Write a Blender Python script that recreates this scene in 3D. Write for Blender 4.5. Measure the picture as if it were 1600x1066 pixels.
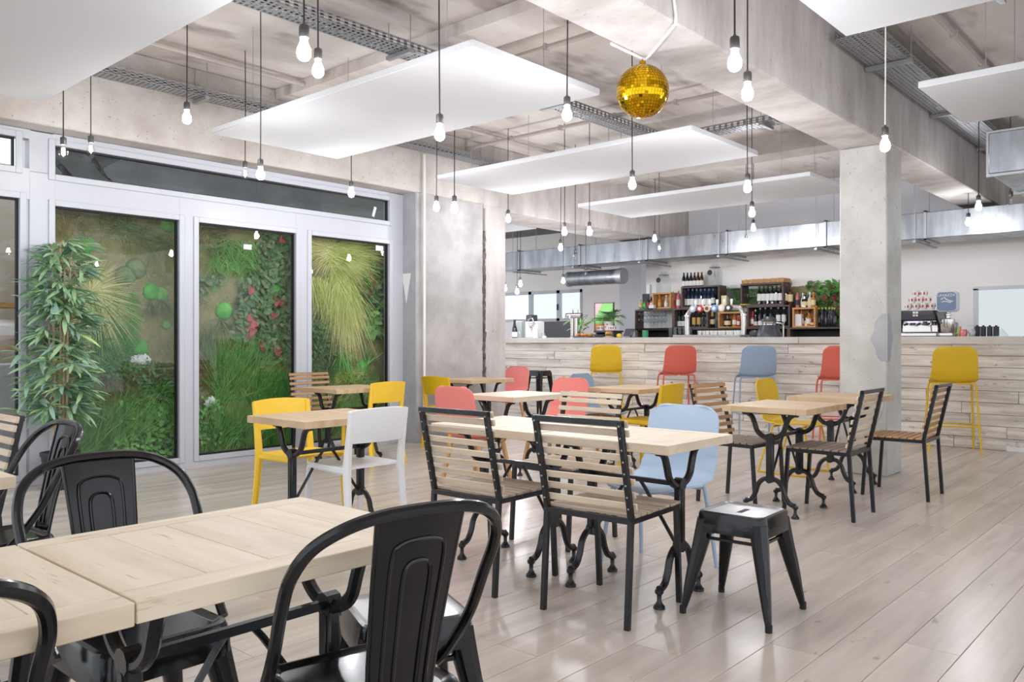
import bpy, bmesh, math, random
from mathutils import Vector, Matrix
R = random.Random(7)
sc = bpy.context.scene
for o in list(bpy.data.objects): bpy.data.objects.remove(o)

# ---------------------------------------------------------------- camera, world, light, exposure
F, EYE, CX, CY = 1280.0, 1.2, 800.0, 533.0
ANG = math.atan(1140 / 1280)
cd = bpy.data.cameras.new('camera'); cam = bpy.data.objects.new('camera', cd); sc.collection.objects.link(cam)
cd.sensor_width = 36; cd.lens = 36 * F / 1600; cd.clip_start = .05; cd.clip_end = 200
cam.location = (0, 0, EYE); cam.rotation_euler = (math.pi / 2, 0, ANG - math.pi / 2)
sc.camera = cam
w = bpy.data.worlds.new('overcast_sky'); sc.world = w; w.use_nodes = True
wb = w.node_tree.nodes['Background']; wb.inputs[0].default_value = (.88, .94, 1, 1); wb.inputs[1].default_value = 1.4
sc.view_settings.view_transform = 'Standard'; sc.view_settings.look = 'None'
sc.view_settings.exposure = 0.3; sc.view_settings.gamma = 1; sc.view_settings.use_curve_mapping = False
BULB = 310.0
sc.cycles.use_denoising = True
sc.cycles.max_bounces = 10; sc.cycles.transparent_max_bounces = 24; sc.cycles.diffuse_bounces = 6
sc.cycles.sample_clamp_indirect = 8; sc.cycles.caustics_reflective = False; sc.cycles.caustics_refractive = False

# where a sight line of the photograph meets a level, or a wall plane of the room
fw = (math.cos(ANG), math.sin(ANG)); rt = (math.sin(ANG), -math.cos(ANG))
def at_h(x, y, h=0.0):
    Z = F * (EYE - h) / (y - CY); l = (x - CX) / F * Z
    return Vector((Z * fw[0] + l * rt[0], Z * fw[1] + l * rt[1], h))
def at_z(x, y, Z):
    l = (x - CX) / F * Z
    return Vector((Z * fw[0] + l * rt[0], Z * fw[1] + l * rt[1], EYE + (CY - y) / F * Z))
def on_x(x, y, X):
    return at_z(x, y, X / (fw[0] + (x - CX) / F * rt[0]))
def on_y(x, y, Y):
    return at_z(x, y, Y / (fw[1] + (x - CX) / F * rt[1]))

# ---------------------------------------------------------------- mesh builder
def spline(pts, n=6):
    pts = [Vector(p) for p in pts]; out = []
    P = [pts[0] * 2 - pts[1]] + pts + [pts[-1] * 2 - pts[-2]]
    for i in range(1, len(P) - 2):
        a, b, c, d = P[i - 1], P[i], P[i + 1], P[i + 2]
        for k in range(n):
            t = k / n
            out.append(.5 * ((2 * b) + (c - a) * t + (2 * a - 5 * b + 4 * c - d) * t * t + (3 * b - a - 3 * c + d) * t ** 3))
    out.append(pts[-1]); return out

class MB:
    def __init__(s): s.v = []; s.f = []
    def add(s, v, f):
        o = len(s.v); s.v += [tuple(p) for p in v]; s.f += [tuple(i + o for i in q) for q in f]; return s
    def box(s, c, d, rot=None, ch=0.0):
        hx, hy, hz = d[0] / 2, d[1] / 2, d[2] / 2
        if ch <= 0:
            v = [Vector((x * hx, y * hy, z * hz)) for z in (-1, 1) for y in (-1, 1) for x in (-1, 1)]
            f = [(0, 2, 3, 1), (4, 5, 7, 6), (0, 1, 5, 4), (2, 6, 7, 3), (0, 4, 6, 2), (1, 3, 7, 5)]
        else:
            bm = bmesh.new(); bmesh.ops.create_cube(bm, size=1)
            for q in bm.verts: q.co = Vector((q.co.x * d[0], q.co.y * d[1], q.co.z * d[2]))
            bmesh.ops.bevel(bm, geom=list(bm.edges), offset=ch, segments=1, affect='EDGES')
            bm.verts.index_update()
            v = [q.co.copy() for q in bm.verts]; f = [tuple(l.index for l in q.verts) for q in bm.faces]; bm.free()
        if rot is not None: v = [rot @ p for p in v]
        return s.add([p + Vector(c) for p in v], f)
    def mm(s, lo, hi, ch=0.0):
        return s.box([(a + b) / 2 for a, b in zip(lo, hi)], [abs(b - a) for a, b in zip(lo, hi)], None, ch)
    def bar(s, p, q, wd, th, up=(0, 0, 1), ch=0.0):
        p, q = Vector(p), Vector(q); z = (q - p); L = z.length; z.normalize()
        x = Vector(up).cross(z)
        if x.length < 1e-4: x = Vector((1, 0, 0)).cross(z)
        x.normalize(); y = z.cross(x)
        return s.box((p + q) / 2, (wd, th, L), Matrix((x, y, z)).transposed(), ch)
    def loft(s, rings, caps=True, closed=False):
        n = len(rings[0]); v = [p for r in rings for p in r]; f = []
        m = len(rings)
        for i in range(m if closed else m - 1):
            j = (i + 1) % m
            for k in range(n):
                k2 = (k + 1) % n
                f.append((i * n + k, i * n + k2, j * n + k2, j * n + k))
        if caps and not closed:
            f.append(tuple(range(n - 1, -1, -1))); f.append(tuple((m - 1) * n + k for k in range(n)))
        return s.add(v, f)
    def tube(s, path, r, n=8, closed=False, caps=True, flat=1.0, up=None):
        P = [Vector(p) for p in path]; m = len(P); rings = []; u = None
        for i in range(m):
            a = P[(i - 1) % m] if (closed or i > 0) else P[i]
            b = P[(i + 1) % m] if (closed or i < m - 1) else P[i]
            t = (b - a).normalized()
            if u is None:
                u = Vector(up) if up else (Vector((0, 0, 1)) if abs(t.z) < .9 else Vector((1, 0, 0)))
            u = (u - t * u.dot(t)).normalized(); w_ = t.cross(u)
            rr = r[i] if isinstance(r, (list, tuple)) else r
            rings.append([P[i] + (u * math.cos(k * math.tau / n + .39) * flat + w_ * math.sin(k * math.tau / n + .39)) * rr for k in range(n)])
        return s.loft(rings, caps, closed)
    def lathe(s, prof, n=14, c=(0, 0, 0), M=None):
        rings = []
        for r, z in prof:
            ring = [Vector((max(r, 1e-4) * math.cos(k * math.tau / n), max(r, 1e-4) * math.sin(k * math.tau / n), z)) for k in range(n)]
            if M is not None: ring = [M @ p for p in ring]
            rings.append([p + Vector(c) for p in ring])
        return s.loft(rings)
    def rod(s, p, q, r, n=8): return s.tube([p, q], r, n)
    def grid(s, rows, th=0.0, nrm=None):
        m, n = len(rows), len(rows[0]); v = [Vector(p) for r in rows for p in r]
        f = [(i * n + j, i * n + j + 1, (i + 1) * n + j + 1, (i + 1) * n + j) for i in range(m - 1) for j in range(n - 1)]
        if th:
            N = [Vector((0, 0, 0)) for _ in v]
            for q in f:
                nn = (v[q[1]] - v[q[0]]).cross(v[q[3]] - v[q[0]])
                if nn.length > 0: nn.normalize()
                for i in q: N[i] += nn
            w_ = [p - k.normalized() * th if k.length > 0 else p.copy() for p, k in zip(v, N)]
            o = len(v); f2 = [tuple(reversed([i + o for i in q])) for q in f]
            b = [j for j in range(n)] + [i * n + n - 1 for i in range(1, m)] + [(m - 1) * n + j for j in range(n - 2, -1, -1)] + [i * n for i in range(m - 2, 0, -1)]
            f3 = [(b[(k + 1) % len(b)], b[k], b[k] + o, b[(k + 1) % len(b)] + o) for k in range(len(b))]
            return s.add(v + w_, f + f2 + f3)
        return s.add(v, f)
    def mesh(s, name, mat, ang=.62):
        me = bpy.data.meshes.new(name); me.from_pydata(s.v, [], s.f)
        for p in me.polygons: p.use_smooth = True
        me.set_sharp_from_angle(angle=ang)
        if mat: me.materials.append(mat)
        me.update(); return me
    def obj(s, name, mat, parent=None, loc=None, ang=.62, **kw):
        return ob(name, s.mesh(name, mat, ang), parent, loc, **kw)

def ob(name, me, parent=None, loc=None, rot=None, **kw):
    o = bpy.data.objects.new(name, me); sc.collection.objects.link(o)
    if parent: o.parent = parent
    if loc is not None: o.location = loc
    if rot is not None: o.rotation_euler = rot
    for k, v in kw.items(): o[k] = v
    return o
def tag(o, label, cat, group=None):
    o['label'] = label; o['category'] = cat
    if group: o['group'] = group
    return o
def thing(name, label, cat, loc=(0, 0, 0), rz=0.0, group=None):
    o = ob(name, None, None, loc); o.rotation_euler = (0, 0, rz); o.empty_display_size = .1
    return tag(o, label, cat, group)
def dup(root, loc, rz=0.0, label=None, group=None):
    def cp(o, par):
        c = o.copy(); sc.collection.objects.link(c); c.parent = par
        for k in kids.get(o.name, []): cp(k, c)
        return c
    kids = {}
    def walk(o):
        kids[o.name] = list(o.children)
        for k in o.children: walk(k)
    walk(root)
    r = cp(root, None); r.location = loc; r.rotation_euler = (0, 0, rz)
    if label: r['label'] = label
    if group: r['group'] = group
    return r
def structure(name, mb, mat, **kw):
    o = mb.obj(name, mat, **kw); o['kind'] = 'structure'; return o

# ---------------------------------------------------------------- materials
def lin(c):
    return tuple((x / 255 / 12.92) if x <= 10 else ((x / 255 + .055) / 1.055) ** 2.4 for x in c) + (1,)
def M(name, c1, rough=.5, metal=0., c2=None, scale=4., stretch=(1, 1, 1), con=(.35, .65), c3=None, scale3=30., con3=(.6, .72),
      bump=0., bscale=40., coat=0., rnd=0., detail=5., spec=.5, emit=0., stretch3=None, rvar=0.):
    m = bpy.data.materials.new(name); m.use_nodes = True; nt = m.node_tree; N = nt.nodes; L = nt.links
    b = N['Principled BSDF']; b.inputs['Base Color'].default_value = lin(c1)
    b.inputs['Roughness'].default_value = rough; b.inputs['Metallic'].default_value = metal
    b.inputs['Coat Weight'].default_value = coat; b.inputs['Coat Roughness'].default_value = .08
    b.inputs['Specular IOR Level'].default_value = spec
    if emit: b.inputs['Emission Color'].default_value = lin(c1); b.inputs['Emission Strength'].default_value = emit
    if c2 is None and not bump and not rnd: return m
    tc = N.new('ShaderNodeTexCoord'); oi = N.new('ShaderNodeObjectInfo')
    ad = N.new('ShaderNodeVectorMath'); ad.operation = 'MULTIPLY_ADD'
    ad.inputs[1].default_value = (1, 1, 1)
    mu = N.new('ShaderNodeMath'); mu.operation = 'MULTIPLY'; mu.inputs[1].default_value = 37.
    L.new(oi.outputs['Random'], mu.inputs[0]); L.new(tc.outputs['Object'], ad.inputs[0]); L.new(mu.outputs[0], ad.inputs[2])
    def noise(sc_, st, det=detail):
        mp = N.new('ShaderNodeMapping'); mp.inputs['Scale'].default_value = st
        L.new(ad.outputs[0], mp.inputs[0]); t = N.new('ShaderNodeTexNoise'); t.inputs['Scale'].default_value = sc_
        t.inputs['Detail'].default_value = det; t.inputs['Roughness'].default_value = .62; L.new(mp.outputs[0], t.inputs['Vector']); return t.outputs[0]
    def ramp(src, lo, hi):
        r = N.new('ShaderNodeMapRange'); r.inputs[1].default_value = lo; r.inputs[2].default_value = hi; L.new(src, r.inputs[0]); return r.outputs[0]
    def mix(fac, a, bcol):
        x = N.new('ShaderNodeMix'); x.data_type = 'RGBA'; L.new(fac, x.inputs[0])
        if isinstance(a, tuple): x.inputs[6].default_value = a
        else: L.new(a, x.inputs[6])
        x.inputs[7].default_value = bcol; return x.outputs[2]
    col = lin(c1)
    if c2 is not None: col = mix(ramp(noise(scale, stretch), *con), col, lin(c2))
    if c3 is not None: col = mix(ramp(noise(scale3, stretch3 or stretch, 3), *con3), col, lin(c3))
    if rnd:
        h = N.new('ShaderNodeHueSaturation'); r = N.new('ShaderNodeMapRange'); r.inputs[3].default_value = 1 - rnd; r.inputs[4].default_value = 1 + rnd
        L.new(oi.outputs['Random'], r.inputs[0]); L.new(r.outputs[0], h.inputs['Value'])
        if isinstance(col, tuple): h.inputs['Color'].default_value = col
        else: L.new(col, h.inputs['Color'])
        col = h.outputs[0]
    if not isinstance(col, tuple): L.new(col, b.inputs['Base Color'])
    if rvar:
        r = N.new('ShaderNodeMapRange'); r.inputs[3].default_value = rough - rvar; r.inputs[4].default_value = rough + rvar
        r.inputs[1].default_value = .3; r.inputs[2].default_value = .7
        L.new(noise(6, (1, 1, 1)), r.inputs[0]); L.new(r.outputs[0], b.inputs['Roughness'])
    if bump:
        bp = N.new('ShaderNodeBump'); bp.inputs['Strength'].default_value = bump; bp.inputs['Distance'].default_value = .01
        L.new(noise(bscale, stretch), bp.inputs['Height']); L.new(bp.outputs[0], b.inputs['Normal'])
    return m
def glass_sheet(name, tint=(245, 250, 248), ior=1.5, rough=0.0):
    m = bpy.data.materials.new(name); m.use_nodes = True; nt = m.node_tree; N = nt.nodes; L = nt.links
    N.remove(N['Principled BSDF']); t = N.new('ShaderNodeBsdfTransparent'); t.inputs[0].default_value = lin(tint)
    g = N.new('ShaderNodeBsdfGlossy'); g.inputs['Roughness'].default_value = rough; fr = N.new('ShaderNodeFresnel'); ge = N.new('ShaderNodeNewGeometry'); mr = N.new('ShaderNodeMapRange')
    mr.inputs[3].default_value = ior; mr.inputs[4].default_value = 1 / ior; L.new(ge.outputs['Backfacing'], mr.inputs[0]); L.new(mr.outputs[0], fr.inputs[0])
    x = N.new('ShaderNodeMixShader'); L.new(fr.outputs[0], x.inputs[0]); L.new(t.outputs[0], x.inputs[1]); L.new(g.outputs[0], x.inputs[2])
    L.new(x.outputs[0], N['Material Output'].inputs[0]); return m
def glow(name, c, s):
    m = bpy.data.materials.new(name); m.use_nodes = True; nt = m.node_tree; nt.nodes.remove(nt.nodes['Principled BSDF'])
    e = nt.nodes.new('ShaderNodeEmission'); e.inputs[0].default_value = lin(c); e.inputs[1].default_value = s
    nt.links.new(e.outputs[0], nt.nodes['Material Output'].inputs[0]); return m

CEIL = M('ceiling_concrete', (236, 230, 225), .85, c2=(202, 191, 183), scale=1.1, con=(.38, .64), c3=(138, 123, 114), scale3=1.9, con3=(.57, .74), bump=.25, bscale=30, stretch=(.45, 1, 1))
BEAM = M('beam_concrete', (203, 197, 194), .85, c2=(172, 164, 160), scale=2.2, con=(.36, .66), c3=(120, 110, 103), scale3=26, con3=(.66, .76), bump=.25, bscale=45, stretch=(1.6, 1, .5))
BEAM2 = M('raw_beam_concrete', (204, 199, 194), .9, c2=(178, 169, 162), scale=2, con=(.35, .65), c3=(128, 118, 112), scale3=34, con3=(.63, .74), bump=.4, bscale=40)
COL = M('column_concrete', (204, 202, 198), .9, c2=(182, 179, 175), scale=3, con=(.36, .7), c3=(138, 135, 132), scale3=34, con3=(.66, .74), bump=.5, bscale=60)
PIL = M('rough_wall_concrete', (186, 183, 182), .92, c2=(160, 156, 155), scale=2.5, con=(.38, .66), c3=(146, 140, 136), scale3=50, con3=(.66, .76), bump=.5, bscale=55)
GREYP = M('grey_render', (176, 177, 180), .9, c2=(158, 160, 164), scale=3)
CRACK = M('dark_crack', (70, 64, 60), .95, c2=(110, 102, 96), scale=14)
WHITE = M('white_paint', (228, 226, 226), .8)
WALLW = M('cream_wall_paint', (244, 239, 236), .85)
GREYW = M('grey_wall_paint', (214, 214, 219), .85)
DARKC = M('dark_ceiling_paint', (104, 104, 106), .9, c2=(88, 88, 90), scale=1.5)
UPVC = M('white_window_frame', (192, 194, 202), .35)
GASK = M('black_gasket', (26, 27, 32), .6)
GLASS = glass_sheet('window_glass')
PANEL = M('white_acoustic_panel', (199, 199, 202), .9)
STEEL = M('galvanised_steel', (174, 176, 181), .36, .85, c2=(138, 141, 147), scale=2.2, stretch=(1, 2.5, .4), rvar=.1)
TRAY = M('tray_steel', (170, 171, 174), .45, .6)
PIPE = M('grey_conduit', (190, 182, 176), .6)
PIPEW = M('white_conduit', (232, 230, 226), .6)
FLOOR = M('oak_floor', (211, 200, 190), .27, c2=(182, 171, 161), scale=2.6, stretch=(.25, 2.4, 1), con=(.35, .7), c3=(140, 128, 118), scale3=5, stretch3=(.9, 2.2, 1), con3=(.68, .8), rnd=.02, spec=.38)
FLOORB = M('floor_joint', (180, 170, 161), .6)
TWOOD = M('pale_table_wood', (226, 211, 189), .5, c2=(208, 187, 160), scale=3.5, stretch=(4, .5, 1), con=(.42, .72), c3=(158, 126, 94), scale3=7, stretch3=(6, .6, 1), con3=(.64, .78), rnd=.035)
TWOODX = M('pale_table_wood_long', (226, 211, 189), .5, c2=(208, 187, 160), scale=3.5, stretch=(.5, 4, 4), con=(.42, .72), c3=(178, 149, 117), scale3=9, stretch3=(.6, 6, 6), con3=(.64, .78), rnd=.035)
SLATP = M('pale_slat_wood', (220, 203, 181), .6, c2=(198, 174, 148), scale=5, stretch=(.4, 5, 5), con=(.4, .7), c3=(140, 112, 88), scale3=12, stretch3=(.5, 5, 5), con3=(.68, .78), rnd=.09)
SLATS = M('worn_seat_slat', (196, 180, 160), .65, c2=(156, 138, 122), scale=5, stretch=(.4, 5, 5), con=(.38, .66), c3=(122, 106, 94), scale3=12, stretch3=(.5, 5, 5), con3=(.62, .76), rnd=.12)
TTAN = M('tan_table_wood', (208, 182, 148), .5, c2=(186, 154, 116), scale=3.5, stretch=(4, .5, 1), con=(.4, .72), rnd=.04)
SLATB = M('brown_slat_wood', (186, 146, 104), .6, c2=(160, 120, 82), scale=5, stretch=(.4, 5, 5), con=(.4, .7), rnd=.09)
SLATG = M('grey_slat_wood', (158, 143, 132), .7, c2=(128, 112, 102), scale=5, stretch=(.4, 5, 5), con=(.4, .7), rnd=.1)
IRON = M('black_cast_iron', (20, 22, 27), .36, .15, c2=(34, 36, 42), scale=30, con=(.5, .75), coat=.3, bump=.15, bscale=90)
BLACK = M('black_enamel', (10, 11, 15), .2, 0, c2=(15, 16, 20), scale=12, coat=.15, spec=.42)
SCUFF = M('scuffed_seat_metal', (176, 174, 174), .3, .45, c2=(132, 130, 130), scale=6, con=(.45, .7), coat=.3)
OAK = M('light_oak', (206, 164, 116), .5, c2=(186, 142, 94), scale=6, stretch=(4, 4, .5))
YELM = M('sunny_yellow_plastic', (246, 204, 60), .42); YELD = M('mustard_plastic', (216, 176, 22), .45)
WHIP = M('white_plastic', (240, 240, 242), .4); CORAL = M('coral_plastic', (234, 134, 126), .5)
REDP = M('red_orange_plastic', (208, 98, 80), .5); BLUE = M('pale_blue_plastic', (182, 202, 224), .5); BLUG = M('grey_blue_plastic', (142, 160, 182), .5)
MIRY = M('gold_mirror', (224, 176, 28), .08, 1.); GOLD = M('gold_grout', (170, 128, 20), .4, .8)
BOARD = M('weathered_board', (226, 219, 210), .75, c2=(188, 178, 167), scale=3.5, stretch=(6, .45, 6), con=(.4, .66), c3=(132, 116, 102), scale3=6, stretch3=(2.4, 1.1, 2.4), con3=(.62, .75), rnd=.1, bump=.3, bscale=20)
CONCT = M('pale_concrete_top', (206, 200, 192), .6, c2=(192, 184, 176), scale=3)
BROWN = M('dark_brown_shelf', (96, 78, 74), .6, c2=(80, 64, 60), scale=5, stretch=(1, .3, 4)); CRATE = M('crate_wood', (204, 156, 100), .6, c2=(180, 128, 76), scale=6, stretch=(1, .5, 5))
MOSS = M('olive_moss', (152, 144, 108), .95, c2=(124, 124, 80), scale=7, con=(.4, .66), c3=(166, 154, 118), scale3=40, con3=(.55, .7), bump=1., bscale=60)
def green(n, a, b): return M(n, a, .75, c2=b, scale=9, con=(.35, .65))
GBR = green('bright_moss', (112, 190, 92), (76, 156, 64)); GGR = green('grass_green', (142, 190, 112), (102, 162, 80)); GDK = green('dark_leaf', (104, 138, 90), (74, 108, 66))
GYL = green('straw_yellow_grass', (240, 234, 184), (216, 212, 140)); GLM = green('lime_grass', (224, 226, 156), (194, 202, 110)); GBN = green('rust_straw', (160, 116, 76), (126, 96, 56)); GGY = green('sage_leaf', (130, 146, 108), (96, 118, 78))
RLEAF = green('red_leaf', (190, 92, 92), (160, 66, 72)); BAM = [M('bamboo_leaf_blue', (150, 184, 164), .5), M('bamboo_leaf_mid', (164, 198, 150), .5), M('bamboo_leaf_lime', (192, 222, 132), .5), M('bamboo_leaf_dark', (104, 142, 122), .5)]
CANE = M('bamboo_cane', (206, 188, 156), .55, c2=(176, 150, 118), scale=9)
POTM = M('dark_pot', (46, 48, 54), .5); CORD = M('black_cord', (38, 36, 36), .6); SOCK = M('grey_socket', (84, 82, 80), .4, .5)
LIT = glow('lit_bulb', (248, 250, 255), BULB); CLEAR = glass_sheet('clear_bulb_glass', (250, 250, 250), 1.45); FIL = glow('filament', (255, 250, 240), BULB * 1.2)
# ================================================================ the room
def sbox(name, lo, hi, mat, ch=0.0, **kw):
    return structure(name, MB().mm(lo, hi, ch), mat, **kw)
CH = 3.72
# floor: planks of their own where the photograph shows them
fl = structure('floor', MB().mm((-2, -5, -.06), (16, 15, -.008)), FLOORB)
PW, PL = .2, 1.9; cache = {}; rest = MB()
def plank_box(mb, x0, x1, y0):
    a, b = .0012, .003
    v = [(x0, y0, -.008), (x1, y0, -.008), (x1, y0 + PW, -.008), (x0, y0 + PW, -.008),
         (x0 + a, y0 + a, -.0008), (x1 - a, y0 + a, -.0008), (x1 - a, y0 + PW - a, -.0008), (x0 + a, y0 + PW - a, -.0008),
         (x0 + b, y0 + b, 0), (x1 - b, y0 + b, 0), (x1 - b, y0 + PW - b, 0), (x0 + b, y0 + PW - b, 0)]
    f = [(0, 1, 5, 4), (1, 2, 6, 5), (2, 3, 7, 6), (3, 0, 4, 7), (4, 5, 9, 8), (5, 6, 10, 9), (6, 7, 11, 10), (7, 4, 8, 11), (8, 9, 10, 11)]
    mb.add(v, f)
PLANKME = MB(); plank_box(PLANKME, -PL / 2, PL / 2, -PW / 2); PLANKME = PLANKME.mesh('plank', FLOOR, .1)
npl = 0
row = 0
y = -1.4
while y < 9.8:
    x = -1.2 + (row * .77) % PL
    x -= PL
    while x < 10.35:
        cxp, cyp = x + PL / 2, y + PW / 2
        vis = False
        for qx in (x + .02, cxp, x + PL - .02):
            Z = qx * fw[0] + cyp * fw[1]
            if Z < 2.6: continue
            px = CX + F * (qx * rt[0] + cyp * rt[1]) / Z; py = CY + F * EYE / Z
            if -60 < px < 1660 and py < 1100 and (cyp < 7.45 or qx > 7.9) and qx < 10.35: vis = True
        if vis and npl < 290:
            ob('plank', PLANKME, fl, (cxp, cyp, 0), (0, 0, R.choice((0, math.pi)))); npl += 1
        else: plank_box(rest, x, x + PL, y)
        x += PL
    y += PW; row += 1
o = rest.obj('plank_remainder', FLOOR, fl, ang=.1); o['kind'] = 'stuff'

ceil = sbox('ceiling', (-2, -5, CH), (12.9, 7.6, CH + .12), CEIL)
sbox('ceiling_far', (7.9, 7.6, CH), (16, 15, CH + .12), DARKC)
bm_ = sbox('beam', (-2, 2.33, 2.95), (12.8, 2.755, CH), BEAM, .012)
wbm = sbox('beam', (-2, 7.22, 2.945), (7.58, 7.62, CH), BEAM2, .01)
sbox('beam', (7.58, 7.23, 2.9), (12.8, 7.9, CH), BEAM, .01)
sbox('beam', (4.55, 2.755, 3.62), (4.95, 7.22, CH), CEIL)
sbox('beam', (9.6, 2.755, 3.5), (10.0, 7.23, CH), BEAM2)
colo = structure('column', MB().mm((7.58, 2.33, 0), (7.99, 2.745, 2.95), .012), COL)
MB().tube(spline([(7.577, 2.40, .5), (7.577, 2.36, .62), (7.577, 2.345, .8)], 4), .004, 5).obj('paint_drip', COL, colo)
# grey cement patch wrapped round the column corner
patch = MB()
ring = [(7.576, 2.33 + .13 * (0.4 + .6 * math.sin(t * math.pi)) * (1 + .1 * math.sin(t * 17)), 1.02 + .42 * t) for t in [k / 12 for k in range(13)]]
patch.grid([[(7.5765, 2.325, p[2]), p] for p in ring]); patch.grid([[(7.58, 2.3265, p[2]), (7.58 + (p[1] - 2.33) * 1.1, 2.3265, p[2])] for p in ring])
patch.obj('cement_patch', GREYP, colo)
w1 = sbox('wall_window_end', (6.43, 7.23, 0), (7.565, 7.75, 2.95), PIL, .008)
sbox('wall_column_end', (7.6, 7.225, 0), (7.99, 7.9, 2.95), BEAM, .01)
ck = MB()
for k in range(46):
    z = .05 + k * .056; wd = R.uniform(.025, .055)
    ck.box((7.582 + R.uniform(-.008, .008), 7.236, z), (wd, .02 + R.uniform(0, .012), .075), Matrix.Rotation(R.uniform(-.2, .2), 3, 'Y'))
structure('trim_crack', ck, CRACK)
# the grey rendered return of that wall, with its white scraped triangle
sbox('trim_return', (6.42, 7.23, 0), (6.43, 7.5, 2.945), GREYP)
p = [Vector((6.418, 7.47, 2.0)), Vector((6.418, 7.31, 2.0)), Vector((6.418, 7.39, 1.64))]
structure('trim_paint_scrape', MB().add(p + [q - Vector((.003, 0, 0)) for q in p], [(3, 4, 5), (0, 3, 5, 2), (0, 1, 4, 3), (1, 2, 5, 4)]), WHITE)
sbox('trim_plaster_strip', (6.414, 7.475, 2.15), (6.42, 7.495, 2.6), WHITE)
# far walls behind the bar
wb_ = sbox('wall_bar', (12.8, -5, 0), (12.95, 8.12, CH), WALLW)
sbox('wall_bar_upper', (12.77, 2.76, 2.87), (12.8, 7.23, CH), GREYW)
wf = MB()
wx = 15.0
wt, wbz = on_x(850, 455, wx).z, on_x(850, 502, wx).z
y_l, y_r = on_x(780, 455, wx).y + 2, on_x(909.5, 455, wx).y
wf.mm((wx, -1, 0), (wx + .15, y_r, CH)); wf.mm((wx, y_r, 0), (wx + .15, 15, wbz)); wf.mm((wx, y_r, wt), (wx + .15, 15, CH)); wf.mm((wx, y_l, wbz), (wx + .15, 15, wt))
structure('wall_far', wf, M('pink_white_paint', (244, 236, 233), .85))
sbox('wall_far_pilaster', (wx - .35, on_x(1002, 480, wx - .35).y, 0), (wx, on_x(968, 480, wx - .35).y, CH), GREYW)
# far window with its three sashes, and the white fence seen through it
fwn = thing('window_6', 'x', 'x'); del fwn['label']; del fwn['category']; fwn['kind'] = 'structure'; fwn.location = (wx, y_r, wbz)
H_ = wt - wbz
ys = [0, on_x(873, 480, wx).y - y_r, on_x(829, 480, wx).y - y_r, on_x(785, 480, wx).y - y_r]
f_ = MB()
for yy in ys[:3]: f_.mm((-.02, yy - .04 if yy else 0, 0), (.08, yy + .05, H_))
f_.mm((-.02, 0, 0), (.08, 2.8, .06)); f_.mm((-.02, 0, H_ - .07), (.08, 2.8, H_)); f_.obj('window_frame', UPVC, fwn)
MB().mm((.02, 0, .05), (.026, 2.8, H_ - .05)).obj('pane', GLASS, fwn)
MB().box((-.04, ys[1] + .01, H_ * .45), (.03, .03, .14), None, .006).obj('handle', GASK, fwn)
fence = thing('garden_fence', 'white picket fence seen through the far window behind the bar', 'fence', (wx + 3, y_r + 1, 0))
for k in range(30): MB().mm((0, k * .16 - 2, .9), (.03, k * .16 - 1.93, 1.55)).obj('picket', WHITE, fence)
MB().mm((.03, -2, 1.45), (.06, 2.8, 1.52)).obj('rail', WHITE, fence); MB().mm((.03, -2, 1.0), (.06, 2.8, 1.07)).obj('rail', WHITE, fence)
MB().mm((-.03, -2, 0), (.06, -1.9, 1.0)).obj('post', WHITE, fence); MB().mm((-.03, 2.7, 0), (.06, 2.8, 1.0)).obj('post', WHITE, fence)
fh = thing('white_shed', 'white clad shed with a barred window outside the far window', 'building', (wx + 5, y_r + 1.6, 0))
MB().mm((0, -3, 0), (.3, 4, 4.2)).obj('wall', WHITE, fh)
fq = MB().mm((-.03, -.6, 1.5), (0, .5, 2.3)).obj('window', GREYW, fh)
bb = MB()
for k in range(8): bb.mm((-.05, -.6 + k * .155, 1.5), (-.03, -.57 + k * .155, 2.3))
for k in range(4): bb.mm((-.05, -.6, 1.5 + k * .25), (-.03, .5, 1.53 + k * .25))
bb.obj('bars', CLEAR and GASK, fq)

# serving hatch in the bar wall
h0 = on_x(1522, 527, 12.8); h1 = on_x(1522, 457.5, 12.8); hy = on_x(1700, 480, 12.8).y
hw = thing('window_5', 'x', 'x'); del hw['label']; del hw['category']; hw['kind'] = 'structure'; hw.location = (12.8, h0.y, h0.z)
hh = h1.z - h0.z + .05; hl = h0.y - hy
q = MB(); q.mm((-.05, -.06, -.3), (.02, 0, hh)); q.mm((-.05, -hl, hh - .02), (.02, 0, hh + .03)); q.obj('window_frame', GREYW, hw)
MB().mm((-.02, -hl, -.3), (-.012, -.06, hh - .02)).obj('pane', glow('glowing_frosted_pane', (226, 234, 238), .75), hw)  # pane emits by itself, standing in for bright light behind the hatch

# ---------------------------------------------------------------- glazed wall at y = 7.5
YW = 7.5
def wxp(px): return on_y(px, 500, YW).x
px_ = [wxp(v) for v in (82, 276, 306, 458, 482, 604)]
xe = 6.42; xd1 = wxp(42); ZB, ZT, T0, T1, TOP = .10, 2.337, 2.60, 2.845, 2.945
fr = MB()
d0, d1 = YW - .05, YW + .05
for a, b in ((xd1 + .0, px_[0]), (px_[1], px_[2]), (px_[3], px_[4])): fr.mm((a, d0, 0), (b, d1, T0), .006)
fr.mm((xd1, d0 + .001, T0), (px_[0], d1, TOP - .01), .004)
fr.mm((px_[5], d0, 0), (xe, d1, TOP - .005), .006)
fr.mm((px_[0] - .01, d0 + .002, 0), (px_[5] + .01, d1 - .002, ZB)); fr.mm((px_[0] - .01, d0 + .002, ZT), (px_[5] + .01, d1 - .002, T0)); fr.mm((px_[0] - .01, d0 + .002, T1), (px_[5] + .01, d1 - .002, TOP - .005))
fr.mm((-1.5, d0 + .002, T1 + .02), (xd1 + .01, d1, TOP - .005)); fr.mm((-1.5, d0 + .002, ZT + .03), (xd1 + .01, d1, T0 + .02)); fr.mm((-1.5, d0 + .002, 0), (xd1 + .01, d1, .1))
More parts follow.
